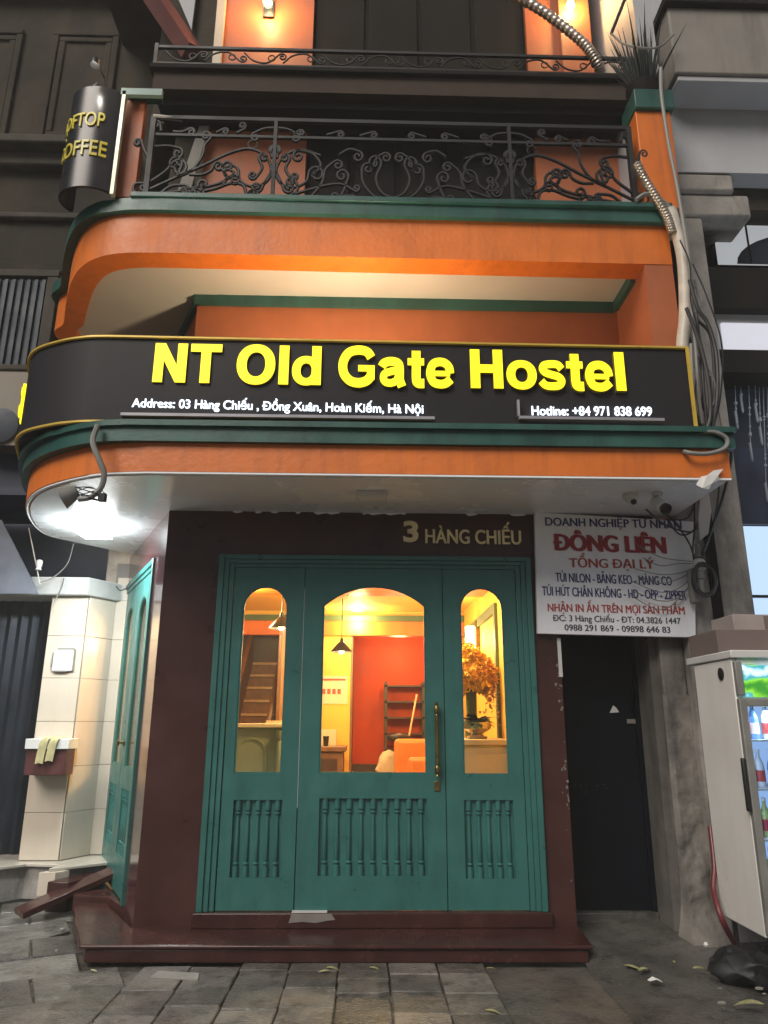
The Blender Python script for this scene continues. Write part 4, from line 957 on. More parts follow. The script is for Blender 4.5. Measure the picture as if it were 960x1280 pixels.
# spiky plant on the pier cap
t = thing('spiky_plant', 'dark spiky plant growing above the green pier cap', 'plant', (2.55, 5.45, 7.1))
MB().lathe([(.10, 0), (.14, .02), (.16, .16), (.14, .16), (.12, .05)], (2.56, 5.50, 7.10), 14).build('pot', M['dark_in'], t, smooth=True)
m = MB()
for i in range(95):
    a = R.uniform(0, 6.28); tl = abs(R.gauss(0, .24)); L = R.uniform(.35, .75); c = V((2.56+.08*math.cos(a), 5.5+.08*math.sin(a), 7.24))
    d = V((math.sin(tl)*math.cos(a), math.sin(tl)*math.sin(a), math.cos(tl))); sd = d.cross(V((0, 1, .1))).normalized()*.010
    e_ = c+d*L; m.loft([[c-sd, c+V((0, .006, 0)), c+sd, c-V((0, .006, 0))], [c+d*L*.5-sd, c+d*L*.5+V((0, .006, 0)), c+d*L*.5+sd, c+d*L*.5-V((0, .006, 0))], [e_-sd*.1, e_+V((0, .001, 0)), e_+sd*.1, e_-V((0, .001, 0))]])
m.build('foliage', M['plant_dark'], t)
cable([aY(764, 42, 5.5), aY(780, 55, 5.3), aY(805, 60, 5.25), aY(825, 58, 5.25), aY(842, 43, 5.3)], .010, 'cable_grey', 'pale bent wire strung through the spiky plant', 'bent_wire', 'wire')
cable([aY(783, -6, 5.6), aY(772, 22, 5.5), aY(764, 42, 5.5)], .016, 'iron', 'dark rod sloping down to the bent wire', 'rod', 'rod')
MB().box(0, 0, 0, 0, 0, 0)
p = aY(192, 146, 5.36); tag(MB().tube([p, p+V((.25, .02, .0))], .022, 8).build('pipe_stub', M['pipe_white'], smooth=True), 'short pale pipe stub beside the railing left post', 'pipe')

# ================================================================== RIGHT NEIGHBOUR
RN = thing('right_neighbour_building', 'grey neighbouring shop house with concrete column and pale balcony at right', 'building', (3.0, 5.85, 0))
MB().box(2.56, 3.13, 5.82, 6.3, 0, 6.1).build('column', M['conc'], RN, bevel=.02)
m = MB(); m.box(2.78, 2.86, 5.80, 5.8195, 2.2, 6.0); m.build('column_groove', M['dark_in'], RN)
m = MB(); m.box(2.36, 2.555, 5.92, 6.9, 0, 3.17); m.build('column_return', mat('dark_stained_concrete', (.17, .155, .135), .8, var=.4, scale=3, bump=.7, bscale=22, dirt=.85, dirtc=(.035, .032, .03), dscale=(6, 6, 2)), RN, bevel=.015)
m = MB(); m.box(2.30, 2.36, 6.0, 6.9, 0, 3.17); m.build('passage_side_wall', mat('grimy_passage_wall', (.11, .10, .09), .85, var=.35, bump=.5, bscale=18, dirt=.8, dirtc=(.03, .028, .026), dscale=(4, 4, 1)), RN)
from mathutils import noise
m = MB(); nx_, nz_ = 26, 90; pts = []
for j in range(nz_+1):
    for i in range(nx_+1):
        x = 2.345+.30*i/nx_; z = -.02+1.75*j/nz_; q = V((x*5, 3, z*4))
        lump = noise.fractal(q, 1.0, 2.0, 4); edge = min(1, i/3, (nx_-i)/3); foot = .16*max(0, 1-z/.45)**2
        pts.append((x-.05*foot*8*(1-i/nx_), 5.915-edge*max(0, .03+.045*lump)*(1.15-z/1.9)-foot*edge, z))
m.add(pts, [(j*(nx_+1)+i, j*(nx_+1)+i+1, (j+1)*(nx_+1)+i+1, (j+1)*(nx_+1)+i) for j in range(nz_) for i in range(nx_)])
m.build('crumbling_render', bpy.data.materials['dark_stained_concrete'], RN, smooth=True)
MB().box(1.5, 2.9, 6.42, 6.9, 2.35, 3.6).build('passage_lintel', M['dark_in'], RN)
# balcony above
MB().box(2.73, 9, 6.9, 7.2, 7.3, 14).build('upper_storey_wall', M['white_wall'], RN)
MB().box(2.84, 9, 5.40, 6.9, 7.36, 8.16).build('balcony_parapet', M['conc_smooth'], RN, bevel=.02)
MB().box(2.80, 9, 5.34, 5.9, 8.16, 8.24).build('parapet_coping', M['dark_in'], RN)
MB().box(2.87, 9, 5.43, 8, 7.30, 7.36).build('balcony_soffit_edge', M['white_wall'], RN, bevel=.01)
MB().box(2.86, 9, 5.75, 7, 6.555, 7.298).build('lit_soffit_block', M['white_wall'], RN)  # pale block set forward to catch the light, in place of the lit underside
m = MB(); m.box(2.74, 3.6, 5.80, 6.8, 6.1, 6.35); m.box(2.66, 3.45, 5.76, 6.8, 6.35, 6.55); m.build('column_capital', M['conc'], RN, bevel=.03)
MB().box(3.10, 9, 5.95, 6.6, aY(930, 262, 5.95).z, 6.545).build('lintel_beam', M['old_wall'], RN)
MB().box(2.6, 9, 6.65, 6.8, 0, 7.3).build('rear_wall', M['dark_in'], RN)
MB().box(2.98, 9, 5.90, 6.5, aY(930, 386, 5.90).z, aY(930, 334, 5.90).z).build('sign_band', M['dark_in'], RN, bevel=.01)
# fan light, bright box and glass shop front
p0, p1 = aY(895, 331, 6.2), aY(985, 250, 6.2)
f_ = MB().box(p0.x, 9, 6.2, 6.3, p0.z, p1.z).build('fanlight', M['dark_in'], RN)
MB().box(p0.x+.02, 8, 6.18, 6.199, p0.z, p1.z-.10).build('pane', emat('frosted_lit_glass', (.52, .54, .56), .40), f_)
m = MB(); cX = p0.x+.95
m.fprism(frY(6.178), [(cX-.72+.0*i, p0.z) for i in range(1)]+[(cX+.75*math.cos(a), p0.z+.36*math.sin(a)) for a in [math.pi*(1-i/16) for i in range(17)]], 0, .01)
m.build('arch_shade', M['shutter_metal'], f_); MB().box(p0.x+.33, p0.x+.345, 6.165, 6.177, p0.z, p1.z-.1).build('glazing_bar', M['dark_in'], f_)
a, b = aY(885, 440, 6.0), aY(960, 386, 6.0)
MB().box(a.x, 9, 6.0, 6.3, a.z, b.z).build('light_box', M['white_wall'], RN)
a, b = aY(906, 438, 5.98), aY(960, 405, 5.98)
MB().box(a.x, 8, 5.97, 5.9995, a.z, b.z).build('light_panel', emat('soft_white_panel', (.80, .80, .88), .42), RN)
a, b = aY(890, 468, 6.0), aY(960, 441, 6.0)
MB().box(3.12, 9, 5.95, 6.3, a.z, b.z).build('door_head', M['dark_in'], RN)
a, b = aY(912, 482, 6.4), aY(960, 461, 6.4)
MB().box(3.131, 9, 6.4, 6.5, a.z, b.z).build('marble_strip', mat('veined_marble', (.42, .36, .32), .3, var=.35, scale=5), RN)
MB().box(3.131, 9, 6.42, 6.5, aY(915, 660, 6.4).z, aY(915, 482, 6.4).z).build('shop_glass', M['shutter_metal'], RN)
MB().box(3.131, 9, 6.30, 6.34, aY(940, 655, 6.3).z, aY(925, 560, 6.3).z).build('navy_panel', M['navy'], RN)
a, b = aY(935, 790, 6.3), aY(960, 657, 6.3)
MB().box(3.131, 9, 6.32, 6.4, 0, b.z-.002).build('lit_window', emat('pale_blue_lit_window', (.50, .68, .92), .62), RN)
MB().box(3.131, 9, 6.305, 6.319, a.z+.30, a.z+.325).build('glazing_bar', M['shutter_metal'], RN)
light('shop_light', 'AREA', (4.6, 5.6, 3.9), 9, (.75, .87, 1), shape='SQUARE', size=.8).rotation_euler = (rad(160), 0, 0)
# glass chandelier strings
t = thing('crystal_chandelier', 'hanging strings of glass beads in the dark shop front', 'chandelier', aY(935, 470, 6.1))
for i, (x, y0, y1) in enumerate(((919, 482, 520), (926, 484, 500), (936, 482, 560), (944, 482, 512), (954, 484, 610), (949, 484, 540), (959, 484, 560))):
    a = aY(x, y0, 6.15); b = aY(x+(y1-y0)*.03, y1, 6.15); m = MB().tube([a, b], .004, 5); n = 6
    for k in range(n): m.ball(a.lerp(b, R.uniform(.3, 1)), R.uniform(.008, .020), 6)
    m.lathe([(.012, 0), (.012, -.16), (.003, -.18)], b+V((0, 0, .05)), 6); m.build('bead_string', mat('glass_beads', (.30, .34, .38), .2, metal=.3) if i == 0 else bpy.data.materials['glass_beads'], t, smooth=True)
# dark passage door
PD = thing('passage_door', 'dark blue metal door deep in the narrow passage beside the concrete column', 'door', (2.0, 6.3, .1))
MB().box(1.545, 2.298, 6.33, 6.38, .11, 3.1).build('door_leaf', M['door_blue'], PD)
m = MB(); m.box(1.545, 1.60, 6.30, 6.3295, .11, 3.1); m.box(2.26, 2.298, 6.30, 6.3295, .11, 3.1); m.build('door_frame', M['door_blue'], PD)
p = aY(768, 888, 6.32); MB().fprism(frY(6.328), [(p.x-.04, p.z-.02), (p.x+.04, p.z-.015), (p.x+.02, p.z+.02), (p.x-.005, p.z+.04)], 0, .005).build('sticker', M['paper'], PD)
p = aY(790, 902, 6.32); MB().box(p.x-.04, p.x+.05, 6.322, 6.3295, p.z-.015, p.z+.02).build('label_plate', M['conc_smooth'], PD)
m = MB()
for i in range(14): p = aY(R.uniform(715, 760), 985+R.gauss(0, 3), 6.32); m.box(p.x, p.x+R.uniform(.006, .03), 6.326, 6.3295, p.z, p.z+R.uniform(.003, .008))
m.build('scratch_marks', M['shutter_metal'], PD)
MB().box(1.545, 2.298, 6.27, 6.36, .04, .108).build('threshold', M['ground_conc'], PD, bevel=.01)

# ================================================================== LEFT NEIGHBOUR
LN = thing('left_neighbour_building', 'beige tiled and old dark neighbouring house at the left', 'building', (-3.0, 7.5, 0))
def tiled(fr, u0, u1, v0, v1, tw, th, n=.012, gap=.004):
    m = MB(); v = v0
    while v < v1-.01:
        vv = min(v+th, v1); u = u0
        while u < u1-.01:
            uu = min(u+tw, u1); m.fbox(fr, u+gap/2, uu-gap/2, v+gap/2, vv-gap/2, 0, n); u = uu
        v = vv
    return m
PF = frY(7.30)
MB().prism([(-3.09, 7.302), (-2.735, 7.302), (-2.575, 7.60), (-2.575, 8.2), (-3.09, 8.2)], .30, 2.70).build('pillar_core', M['conc_smooth'], LN)
tiled(PF, -3.09, -2.735, .31, 2.70, .5, .40).build('pillar_tiles', M['tile'], LN, bevel=.002)
d_ = V((.16, .298, 0)); PS = Fr((-2.735, 7.302, 0), d_, (0, 0, 1))
tiled(PS, 0.002, .338, .31, 2.70, .4, .40).build('pillar_side_tiles', M['tile'], LN, bevel=.002)
tiled(frY(7.615), -2.572, -2.30, .31, 2.95, .4, .40).build('wall_tiles', M['tile'], LN, bevel=.002)
MB().box(-2.60, -2.2, 7.62, 8.2, .2, 3.1).build('return_wall', M['conc_smooth'], LN)
m = MB(); m.prism([(-6, 7.22), (-2.73, 7.22), (-2.52, 7.60), (-2.30, 7.64), (-2.3, 8.2), (-6, 8.2)], 2.70, 2.88); m.build('concrete_beam', mat('pale_concrete_beam', (.46, .46, .44), .6, var=.12, bump=.2, bscale=14, dirt=.35, dirtc=(.2, .19, .18)), LN, bevel=.015)
# folding metal gate
m = MB()
P = []; x = -5.6; k = 0
while x < -3.10: P.append((x, 7.62+(.035 if k % 2 else 0))); x += .055; k += 1
m.prism(P+[(p[0], p[1]+.01) for p in reversed(P)], .30, 2.70)
SHT = m.build('folding_gate', M['shutter_metal'], LN)
# pale tiled platform with a broken edge
m = MB().prism([(-6, 7.02), (-3.18, 7.02), (-3.16, 7.00), (-2.98, 7.20), (-2.66, 7.16), (-2.64, 6.98), (-2.30, 7.28), (-2.25, 8.2), (-6, 8.2)], .02, .28)
m.build('platform_base', M['conc'], LN)
m = MB().prism([(-6, 6.98), (-3.14, 6.98), (-2.96, 7.17), (-2.66, 7.12), (-2.67, 6.93), (-2.24, 7.26), (-2.2, 8.2), (-6, 8.2)], .28, .305)
m.build('platform_tiles', M['tile_floor'], LN, bevel=.004)
MB().box(-6, -3.17, 6.985, 7.0, .06, .278).build('riser_tiles', M['tile'], LN)
MB().prism([(-2.74, 6.91), (-2.60, 6.90), (-2.52, 7.0), (-2.66, 7.02)], .10, .279).build('step_corner', M['tile'], LN)
# rough dark mass above the beam, old upper wall
MB().box(-9, -2.35, 8.1, 8.4, 2.88, 5.2).build('upper_recess', M['navy'], LN)
MB().box(-2.72, -2.28, 7.64, 7.95, 2.88, 3.6).build('old_plaster_block', mat('peeling_beige_plaster', (.36, .31, .25), .8, var=.3, scale=5, bump=.4), LN, bevel=.02)
MB().box(-12, -2.9, 8.0, 8.4, 5.2, 14).build('upper_wall', M['old_wall'], LN)
MB().box(-2.9, -1.8, 8.9, 9.2, 5.2, 14).build('upper_return_wall', M['old_wall'], LN)
m = MB()
for z, pr, hh in ((5.2, .10, .18), (5.38, .22, .10), (8.3, .14, .2), (8.5, .3, .14), (7.55, .08, .1), (11.2, .25, .3)):
    m.box(-12, -3.05, 8.0-pr, 8.0, z, z+hh-.003)
m.build('cornice', M['old_trim'], LN, bevel=.03)
m = MB()
for x0, x1, z0, z1 in ((-4.35, -3.45, 8.75, 10.6), (-6.0, -4.75, 8.75, 10.6)):
    for d_, p_ in ((0, .05), (.09, .03)):
        m.box(x0+d_, x1-d_, 8.0-p_, 8.0, z0+d_, z0+d_+.085); m.box(x0+d_, x1-d_, 8.0-p_, 8.0, z1-d_-.085, z1-d_)
        m.box(x0+d_, x0+d_+.085, 8.0-p_, 8.0, z0+d_+.086, z1-d_-.086); m.box(x1-d_-.085, x1-d_, 8.0-p_, 8.0, z0+d_+.086, z1-d_-.086)
m.build('wall_panel_moulding', M['old_wall'], LN, bevel=.02)
a, b = aY(-40, 462, 7.95), aY(62, 350, 7.95)
WN = MB().box(a.x, b.x, 7.93, 8.01, a.z, b.z).build('window_shutter', M['shutter_metal'], LN)
m = MB(); x = a.x
while x < b.x-.03: m.box(x+.01, x+.05, 7.90, 7.929, a.z+.03, b.z-.03); x += .09
m.build('shutter_slat', M['shutter_metal'], WN)
m = MB(); m.box(a.x, b.x+.14, 7.88, 7.999, b.z+.005, b.z+.10); m.box(b.x+.004, b.x+.14, 7.88, 7.999, a.z-.3, b.z); m.build('window_surround', M['old_trim'], LN, bevel=.01)
a, b = aY(-30, 560, 7.9), aY(45, 465, 7.9)
MB().box(a.x, b.x+.05, 7.80, 8.08, a.z, b.z).build('beige_panel', mat('beige_shop_fascia', (.22, .19, .15), .6, var=.15), LN)
p = aY(0, 532, 7.78); MB().lathe([(.0, 0), (.19, 0), (.21, .012), (.16, .02), (.0, .02)], p, 24, (0, -1, 0)).build('round_emblem', M['shutter_metal'], LN, smooth=True)
m = MB().box(-7, -3.05, 6.9, 8.0, 3.62, 3.70); m.build('awning_slab', M['navy'], LN)
# grey sheet hanging at the far left
q = [aY(-30, 640, 7.0), aY(2, 650, 7.0), aY(48, 742, 7.05), aY(-30, 742, 7.05)]
tag(MB().loft([q, [v+V((0, .02, 0)) for v in q]]).build('hanging_tarp', mat('grey_tarpaulin', (.13, .14, .17), .6, var=.3, bump=.3, bscale=8)), 'grey tarpaulin corner hanging above the concrete beam at far left', 'tarpaulin')
# small wires under the canopy left end
cable(pY(7.0, (36, 660), (42, 690), (47, 715), (50, 730)), .005, 'pipe_white', 'thin white wire hanging from the canopy left end', 'wire', 'wire', 'wires at the left corner', 5)
cable(pY(7.1, (50, 728), (66, 722), (84, 705), (92, 680)), .005, 'cable_grey', 'thin dark wire curving up under the canopy left end', 'wire', 'wire', 'wires at the left corner', 5)
cable(pY(7.1, (145, 733), (150, 738), (158, 735), (163, 726)), .006, 'cable', 'small dark hook shaped wire by the side doors', 'wire', 'wire', 'wires at the left corner', 5)
cable(pY(7.18, (80, 722), (78, 732), (72, 745), (68, 752)), .005, 'cable_grey', 'short dark wire lying over the concrete beam', 'wire', 'wire', 'wires at the left corner', 5)
c = aY(49, 706, 7.0); t = thing('bulb_socket', 'small white bulb socket hanging on a thin wire', 'socket', c); MB().lathe([(.012, .05), (.03, .04), (.03, .0), (.02, -.03), (.03, -.05)], c, 10).build('socket', M['white_plastic'], t, smooth=True)
# meter plate, box with cloth
a, b = aY(65, 838, 7.27), aY(93, 812, 7.27)
t = thing('wall_plate', 'small white framed plate screwed on the beige tiled pillar', 'plate', (a.x, 7.28, a.z))
MB().box(a.x, b.x, 7.265, 7.287, a.z, b.z).build('plate', M['paper'], t); m = MB()
for u0, u1, v0, v1 in ((a.x-.012, a.x, a.z+.03, b.z-.03), (b.x, b.x+.012, a.z, b.z), (a.x+.03, b.x, b.z, b.z+.012), (a.x+.02, b.x-.04, a.z-.012, a.z)): m.box(u0, u1, 7.262, 7.287, v0, v1)
m.build('frame', M['cable_grey'], t)
a, b = aY(36, 968, 7.2), aY(90, 936, 7.2)
t = thing('letter_box', 'dark red wooden box with white top fixed on the tiled pillar', 'box', (a.x, 7.2, a.z))
MB().box(a.x, b.x, 7.08, 7.286, a.z, b.z).build('box', mat('dark_red_wood', (.075, .022, .020), .4, var=.25, scale=5), t, bevel=.006)
a2, b2 = aY(36, 940, 7.12), aY(92, 924, 7.12)
MB().box(a.x-.01, b.x+.02, 7.06, 7.286, b.z+.001, b.z+.09).build('lid', M['paper'], t, bevel=.004)
c = aY(62, 932, 7.04)
for k, lab in enumerate(('folded yellow cloth strip draped over the left of the dark red box', 'second folded yellow cloth strip draped right of the other on the red box')):
    x = c.x-.05+.085*k; P = [V((x+.02, 7.22, b.z+.105)), V((x+.012, 7.08, b.z+.106)), V((x, 7.035, b.z+.08)), V((x-.02, 7.04, b.z-.02)), V((x-.03, 7.045, b.z-.12+.02*k))]
    Q = catmull(P, 6); m = MB(); m.loft([[p+V((-.035, 0, -.006)), p+V((.0, -.008, .004)), p+V((.035, 0, -.006)), p+V((.035, .010, .0)), p+V((-.035, .010, .0))] for p in Q])
    tag(m.build('yellow_cloth', mat('yellow_cloth_%s' % 'ab'[k], (.52, .47, .24), .9, var=.2, scale=14), smooth=True), lab, 'cloth')

# ================================================================== PAVEMENT THINGS
# plank ramp and side block by the side doors
a, b = V((-2.70, 6.52, .03)), V((-2.12, 7.02, .25))
d = (b-a); L = d.length; d.normalize(); s_ = d.cross(V((0, 0, 1))).normalized(); n_ = s_.cross(d)
m = MB(); w2 = .11
m.loft([[a-s_*w2, a+s_*w2, a+s_*w2+n_*.05, a-s_*w2+n_*.05], [b-s_*w2, b+s_*w2, b+s_*w2+n_*.05, b-s_*w2+n_*.05]])
tag(m.build('ramp_plank', M['maroon_worn'], bevel=.006), 'red-brown wooden ramp plank sloping from the side doors to the ground', 'ramp')
m = MB().prism([(-2.62, 6.80), (-2.44, 6.78), (-2.26, 7.12), (-2.40, 7.30)], .0, .23)
tag(m.build('side_step_block', M['maroon_worn'], bevel=.01), 'maroon painted step block beside the ramp plank', 'step')
m = MB().prism([(-2.33, 6.62), (-2.02, 6.55), (-1.86, 6.30), (-1.80, 6.24), (-2.46, 7.55), (-2.52, 7.50)], .05, .165)
tag(m.build('side_door_sill', M['maroon_worn'], bevel=.008), 'worn maroon sill under the teal side doors', 'sill')
def loose(name, pts, z, lab, mk='pave', th=.03):
    m = MB().prism([(x, y) for x, y in pts], z, z+th); return tag(m.build(name, M[mk], bevel=.004), lab, 'slab', 'loose paving pieces')
loose('loose_slab', [tuple(aZ(x, y, .03).xy) for x, y in ((198, 1208), (250, 1211), (248, 1219), (188, 1216))], -.004, 'thin pale plate lying below the front step', 'conc_smooth', .012)
for i in range(9):
    x, y = aZ(R.uniform(50, 160), R.uniform(1150, 1215), 0).xy
    if in_poly(x, y, [(-1.9, 5.42), (-2.4, 6.6), (-3.2, 6.6), (-3.2, 5.0), (-1.9, 5.0)]):
        m = MB().ball((x, y, .012), R.uniform(.008, .018), 6, (1.4, 1, .6)); tag(m.build('rubble_stone', M['conc']), 'small stone of broken paving rubble beside the maroon step', 'stone', 'rubble by the step')
# fallen leaves
def fallen(px, py, L, ang, lab, up=.0):
    p = aZ(px, py, .035 if px > 700 else .012); m = MB()
    L *= .8; leaf(m, p+V((0, 0, up)), (math.cos(ang), math.sin(ang), R.uniform(.1, .5)), L, L*R.uniform(.14, .22), R.uniform(.3, .6))
    o = m.build('fallen_leaf', M['leaf']); s = o.modifiers.new('thickness', 'SOLIDIFY'); s.thickness = .002
    return tag(o, lab, 'leaf', 'fallen leaves on the pavement')
for a in ((423-15, 1209, .13, .1, 'pale fallen leaf at the foot of the step, left one of the middle pair'), (462, 1209, .12, .2, 'pale fallen leaf at the foot of the step, right one of the middle pair'),
          (398, 1215, .10, .0, 'dull fallen leaf just in front of the middle pair'), (608, 1210, .09, .4, 'small pale leaf under the right end of the step'),
          (607, 1262, .11, -.5, 'yellow green leaf lying alone on the slabs near the bottom edge'), (780, 1206, .16, -.3, 'long curved leaf before the dark passage'),
          (798, 1213, .15, .5, 'broad leaf overlapping the long curved leaf'), (843, 1203, .10, 1.3, 'upright yellow leaf between two leaf clusters'),
          (866, 1210, .16, .3, 'pale leaf beside the red hose foot'), (886, 1213, .09, .9, 'small leaf right of the pale leaf by the hose'), (113, 1212, .07, -.4, 'tiny bright yellow leaf left of the step'), (955, 1255, .2, 2.6, 'large striped leaf at the right bottom corner')):
    fallen(*a)
m = MB().loft([[(0, 0, -.012), (.045, .004, -.004), (.075, -.01, -.014), (.07, .03, -.012), (.03, .036, .002), (-.005, .025, -.012)], [(0, 0, -.010), (.045, .004, -.002), (.075, -.01, -.012), (.07, .03, -.010), (.03, .036, .004), (-.005, .025, -.010)]]); m.v = [v+aZ(812, 1224, .03) for v in m.v]; tag(m.build('paper_scrap', M['paper']), 'white paper scrap on wet ground in front of the passage', 'scrap')
p = aZ(883, 1185, .1); tag(MB().ball(p+V((0, 0, .02)), .016, 8).build('bottle_cap', M['paper'], smooth=True), 'tiny white cap lying on the step of the column', 'cap')
# red hose and rubbish bag
cable([V((2.50, 5.66, .80)), aY(893, 1082, 5.55), aY(892, 1112, 5.48), aY(903, 1150, 5.36), aZ(924, 1190, .03)], .019, 'red', 'dark red rubber hose coming down between column and fridge', 'red_hose', 'hose', seg=10)
m = MB(); c = aZ(938, 1210, .1); rings = []
for i in range(26):
    t_ = i/25; rr = .20*math.sin(math.pi*(.12+.80*t_))**.6; rings.append([(c.x+.06+rr*1.15*math.cos(q)*(1+.12*math.sin(5*q+t_*9)), c.y+.12+rr*math.sin(q)*(1+.12*math.sin(4*q+t_*11)), -.02+.19*t_+.015*math.sin(6*q+t_*9)) for q in [2*math.pi*j/44 for j in range(44)]])
m.loft(rings); m.v = [v+V((noise.ridged_multi_fractal(v*7, 1, 2, 3, 1, 2)-1, noise.ridged_multi_fractal(v*7+V((3, 0, 0)), 1, 2, 3, 1, 2)-1, noise.ridged_multi_fractal(v*7+V((0, 5, 0)), 1, 2, 3, 1, 2)-1))*.022 for v in m.v]; tag(m.build('rubbish_bag', M['bag'], smooth=True), 'black plastic rubbish bag slumped in front of the fridge', 'bag')
for i in range(6):
    p = aZ(R.uniform(880, 958), R.uniform(1222, 1262), .03); m = MB().ball(p, R.uniform(.008, .02), 6, (1.5, 1, .4)); tag(m.build('litter_bit', M['conc_smooth']), 'small grey bit of litter below the rubbish bag', 'litter', 'litter at the lower right')

# ================================================================== FRIDGE
FX, FY0, FY1, FZ0, FZ1 = 2.445, 4.94, 5.52, .26, 1.93
FG = thing('drinks_fridge', 'white upright drinks fridge with glass door at the right edge', 'fridge', (2.8, 5.2, .05))
W2 = FX+.66
m = MB(); m.box(FX, FX+.03, FY0, FY1, FZ0, FZ1); m.box(W2-.03, W2, FY0, FY1, FZ0, FZ1); m.box(FX+.03, W2-.03, FY1-.04, FY1, FZ0, FZ1); m.box(FX+.03, W2-.03, FY0, FY1-.04, FZ1-.04, FZ1); m.box(FX+.03, W2-.03, FY0, FY1-.04, FZ0, FZ0+.10)
m.build('cabinet', M['fridge_white'], FG, bevel=.008)
m = MB(); m.box(FX-.012, W2+.01, FY0-.03, FY1+.10, FZ1+.002, FZ1+.055); m.build('top_cover', M['white_plastic'], FG, bevel=.008)
for x in (FX+.06, W2-.06):
    for y in (FY0+.06, FY1-.06): MB().lathe([(.03, 0), (.03, .02), (.018, .03), (.018, FZ0-.04)], (x, y, .04), 10).build('leg', M['black_plastic'], FG)
hd = bpy.data.materials.new('header_picture'); hd.use_nodes = True; nt = hd.node_tree; b = nt.nodes['Principled BSDF']; tc = node(nt, 'ShaderNodeTexCoord'); wv = node(nt, 'ShaderNodeTexWave'); wv.bands_direction = 'Z'
wv.inputs['Scale'].default_value = 1.1; wv.inputs['Distortion'].default_value = 9; wv.inputs['Detail'].default_value = 5; wv.inputs['Detail Scale'].default_value = 2.5; cr = node(nt, 'ShaderNodeValToRGB'); cr.color_ramp.elements[0].color = (.03, .22, .02, 1); cr.color_ramp.elements[1].color = (.55, .75, .92, 1)
e1 = cr.color_ramp.elements.new(.4); e1.color = (.22, .60, .04, 1); e2 = cr.color_ramp.elements.new(.7); e2.color = (.02, .30, .38, 1)
nt.links.new(tc.outputs['Object'], wv.inputs['Vector']); nt.links.new(wv.outputs['Fac'], cr.inputs[0]); nt.links.new(cr.outputs[0], b.inputs['Base Color']); nt.links.new(cr.outputs[0], b.inputs['Emission Color']); b.inputs['Emission Strength'].default_value = .55
MB().box(FX+.05, W2-.03, FY0-.040, FY0-.004, 1.68, 1.885).build('header_panel', hd, FG)
DR = MB(); DR.box(FX, FX+.05, FY0-.045, FY0-.003, FZ0+.02, 1.67); DR.box(W2-.05, W2, FY0-.045, FY0-.003, FZ0+.02, 1.67); DR.box(FX+.05, W2-.05, FY0-.045, FY0-.003, 1.62, 1.67); DR.box(FX+.05, W2-.05, FY0-.045, FY0-.003, FZ0+.02, FZ0+.08)
DR = DR.build('door', M['cable_grey'], FG, bevel=.006)
MB().box(FX+.052, W2-.052, FY0-.030, FY0-.022, FZ0+.082, 1.618).build('pane', gmat('fridge_glass', (.80, .88, .97), .8), DR)
m = MB(); m.box(FX-.030, FX-.004, FY0-.045, FY0-.012, .98, 1.30); m.build('handle', M['black_plastic'], DR, bevel=.008)
m = MB(); m.box(FX+.001, FX+.048, FY0-.044, FY0-.004, 1.69, 1.91); m.build('corner_post', M['cable_grey'], FG, bevel=.006)
MB().lathe([(.0, 0), (.04, 0), (.042, .006), (.03, .010), (.0, .010)], (FX-.001, FY0+.16, 1.84), 18, (-1, 0, 0)).build('vent_cap', M['black_plastic'], FG, smooth=True)
m = MB(); m.tube([(W2-.30+.04*math.cos(a), FY0-.034, 1.25+.04*math.sin(a)) for a in [k*.35 for k in range(19)]], .006, 6); m.ball((W2-.30, FY0-.034, 1.25), .014, 8); m.build('round_emblem', M['paper'], DR)
for k in range(4): MB().box(FX+.035, W2-.035, FY0+.01, FY1-.05, .50+.30*k, .512+.30*k).build('shelf', M['white_plastic'], FG)
MB().box(FX+.032, FX+.052, FY0+.005, FY0+.03, .4, 1.6).build('light_strip', emat('fridge_light', (.75, .88, 1), 5), FG)
MB().box(FX+.04, W2-.04, FY1-.048, FY1-.041, .36, 1.65).build('lit_back', emat('fridge_back_glow', (.45, .62, .92), .5), FG)
light('fridge_light', 'AREA', (FX+.33, FY0+.06, 1.60), 5, (.75, .88, 1), shape='RECTANGLE', size=.5, size_y=.06)
cols = [((.55, .56, .60), 'pale'), ((.45, .06, .05), 'red'), ((.10, .20, .40), 'blue'), ((.30, .35, .12), 'green')]
protos = []
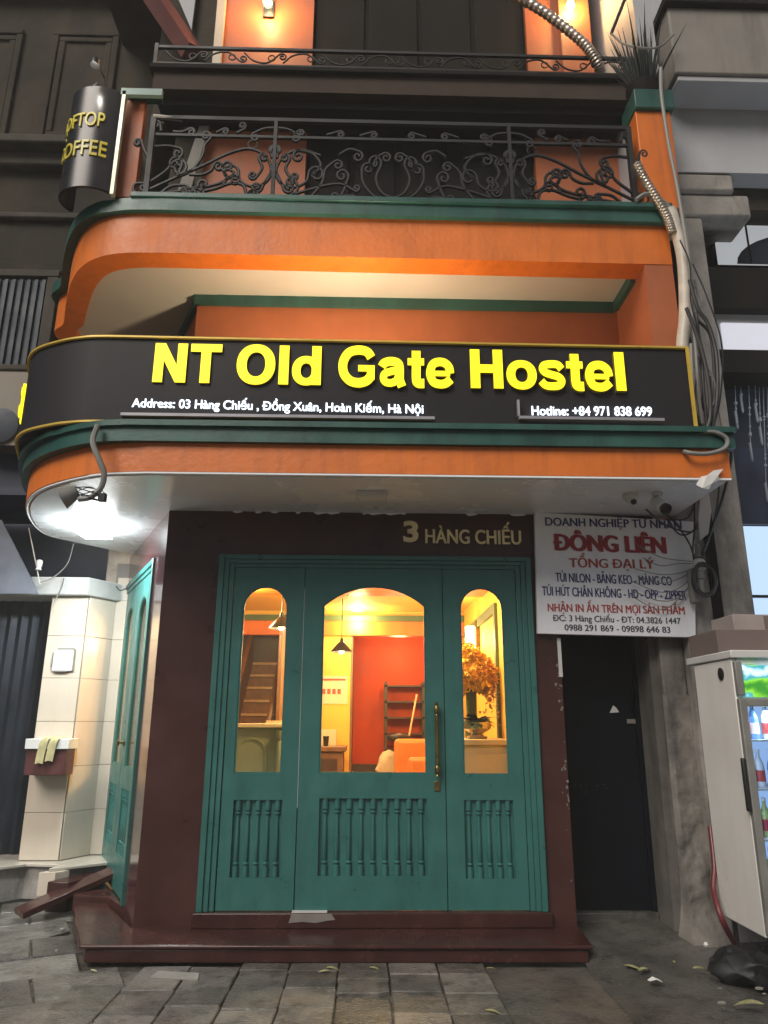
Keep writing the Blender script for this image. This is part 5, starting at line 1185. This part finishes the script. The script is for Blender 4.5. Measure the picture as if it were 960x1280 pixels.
for c_, nm in cols:
    t = thing('drink_bottle', 'x', 'bottle', (0, 0, 0)); mt = mat('bottle_'+nm, c_, .25, var=.1)
    MB().lathe([(.030, 0), (.033, .01), (.033, .12), (.028, .15), (.012, .19), (.012, .215)], (0, 0, 0), 12).build('bottle', mt, t, smooth=True)
    MB().lathe([(.0338, .035), (.0338, .105)], (0, 0, 0), 12).build('paper_label', M[('ink_orange', 'paper', 'paper', 'ink_red')[len(protos)]], t, smooth=True)
    MB().lathe([(.014, .216), (.014, .235), (.004, .236)], (0, 0, 0), 10).build('cap', M['paper'], t); protos.append(t)
used = set(); nm4 = ('bottom', 'second', 'third', 'fourth', 'top')
for k in range(5):
    z = (.362 if k == 0 else .513+.30*(k-1))
    for j in range(7):
        q = (j+k*2) % 4 if k in (0, 1) else (0, 2, 0, 3)[(j+k) % 4]; first = q not in used
        o = protos[q] if first else copy_tree(protos[q]); used.add(q)
        o.location = (FX+.09+.078*j, FY0+.12+.02*(j % 2), z)
        o['label'] = '%s drink bottle on the %s shelf of the drinks fridge' % (cols[q][1], nm4[k]); o['group'] = 'bottles in the drinks fridge'
# boxes on the fridge
def carton(x0, x1, y0, y1, z0, z1, mk, lab, tape=True):
    t = thing('cardboard_box', lab, 'box', ((x0+x1)/2, (y0+y1)/2, z0), 'boxes on the fridge')
    MB().box(x0, x1, y0, y1, z0, z1).build('body', M[mk], t, bevel=.004)
    if tape: MB().box(x0+.22, x0+.40, y0-.002, y0-.0004, z0+.01, z1-.01).build('printed_panel', M['ink_orange'] if mk == 'white_wall' else M['card_brown'], t)
carton(FX+.0, FX+.62, 5.10, 5.56, FZ1+.056, FZ1+.215, 'card_brown', 'brown cardboard box lying on top of the fridge', False)
M['pinkprint'] = mat('pale_carton', (.32, .27, .25), .8)
carton(FX+.16, FX+.66, 5.16, 5.5, FZ1+.216, FZ1+.33, 'pinkprint', 'paler carton stacked on the brown box above the fridge')

# ================================================================== RAINY AIR
hz = MB().box(-30, 30, -26, 32, -1.2, 15.5)
hm = bpy.data.materials.new('rainy_haze'); hm.use_nodes = True; nt = hm.node_tree; nt.nodes.clear()
o = node(nt, 'ShaderNodeOutputMaterial'); pv_ = node(nt, 'ShaderNodeVolumePrincipled'); pv_.inputs['Density'].default_value = HAZE; pv_.inputs['Color'].default_value = (.92, .90, .86, 1)
nt.links.new(pv_.outputs[0], o.inputs['Volume'])
if HAZE > 0: tag(hz.build('haze', hm), kind='stuff')
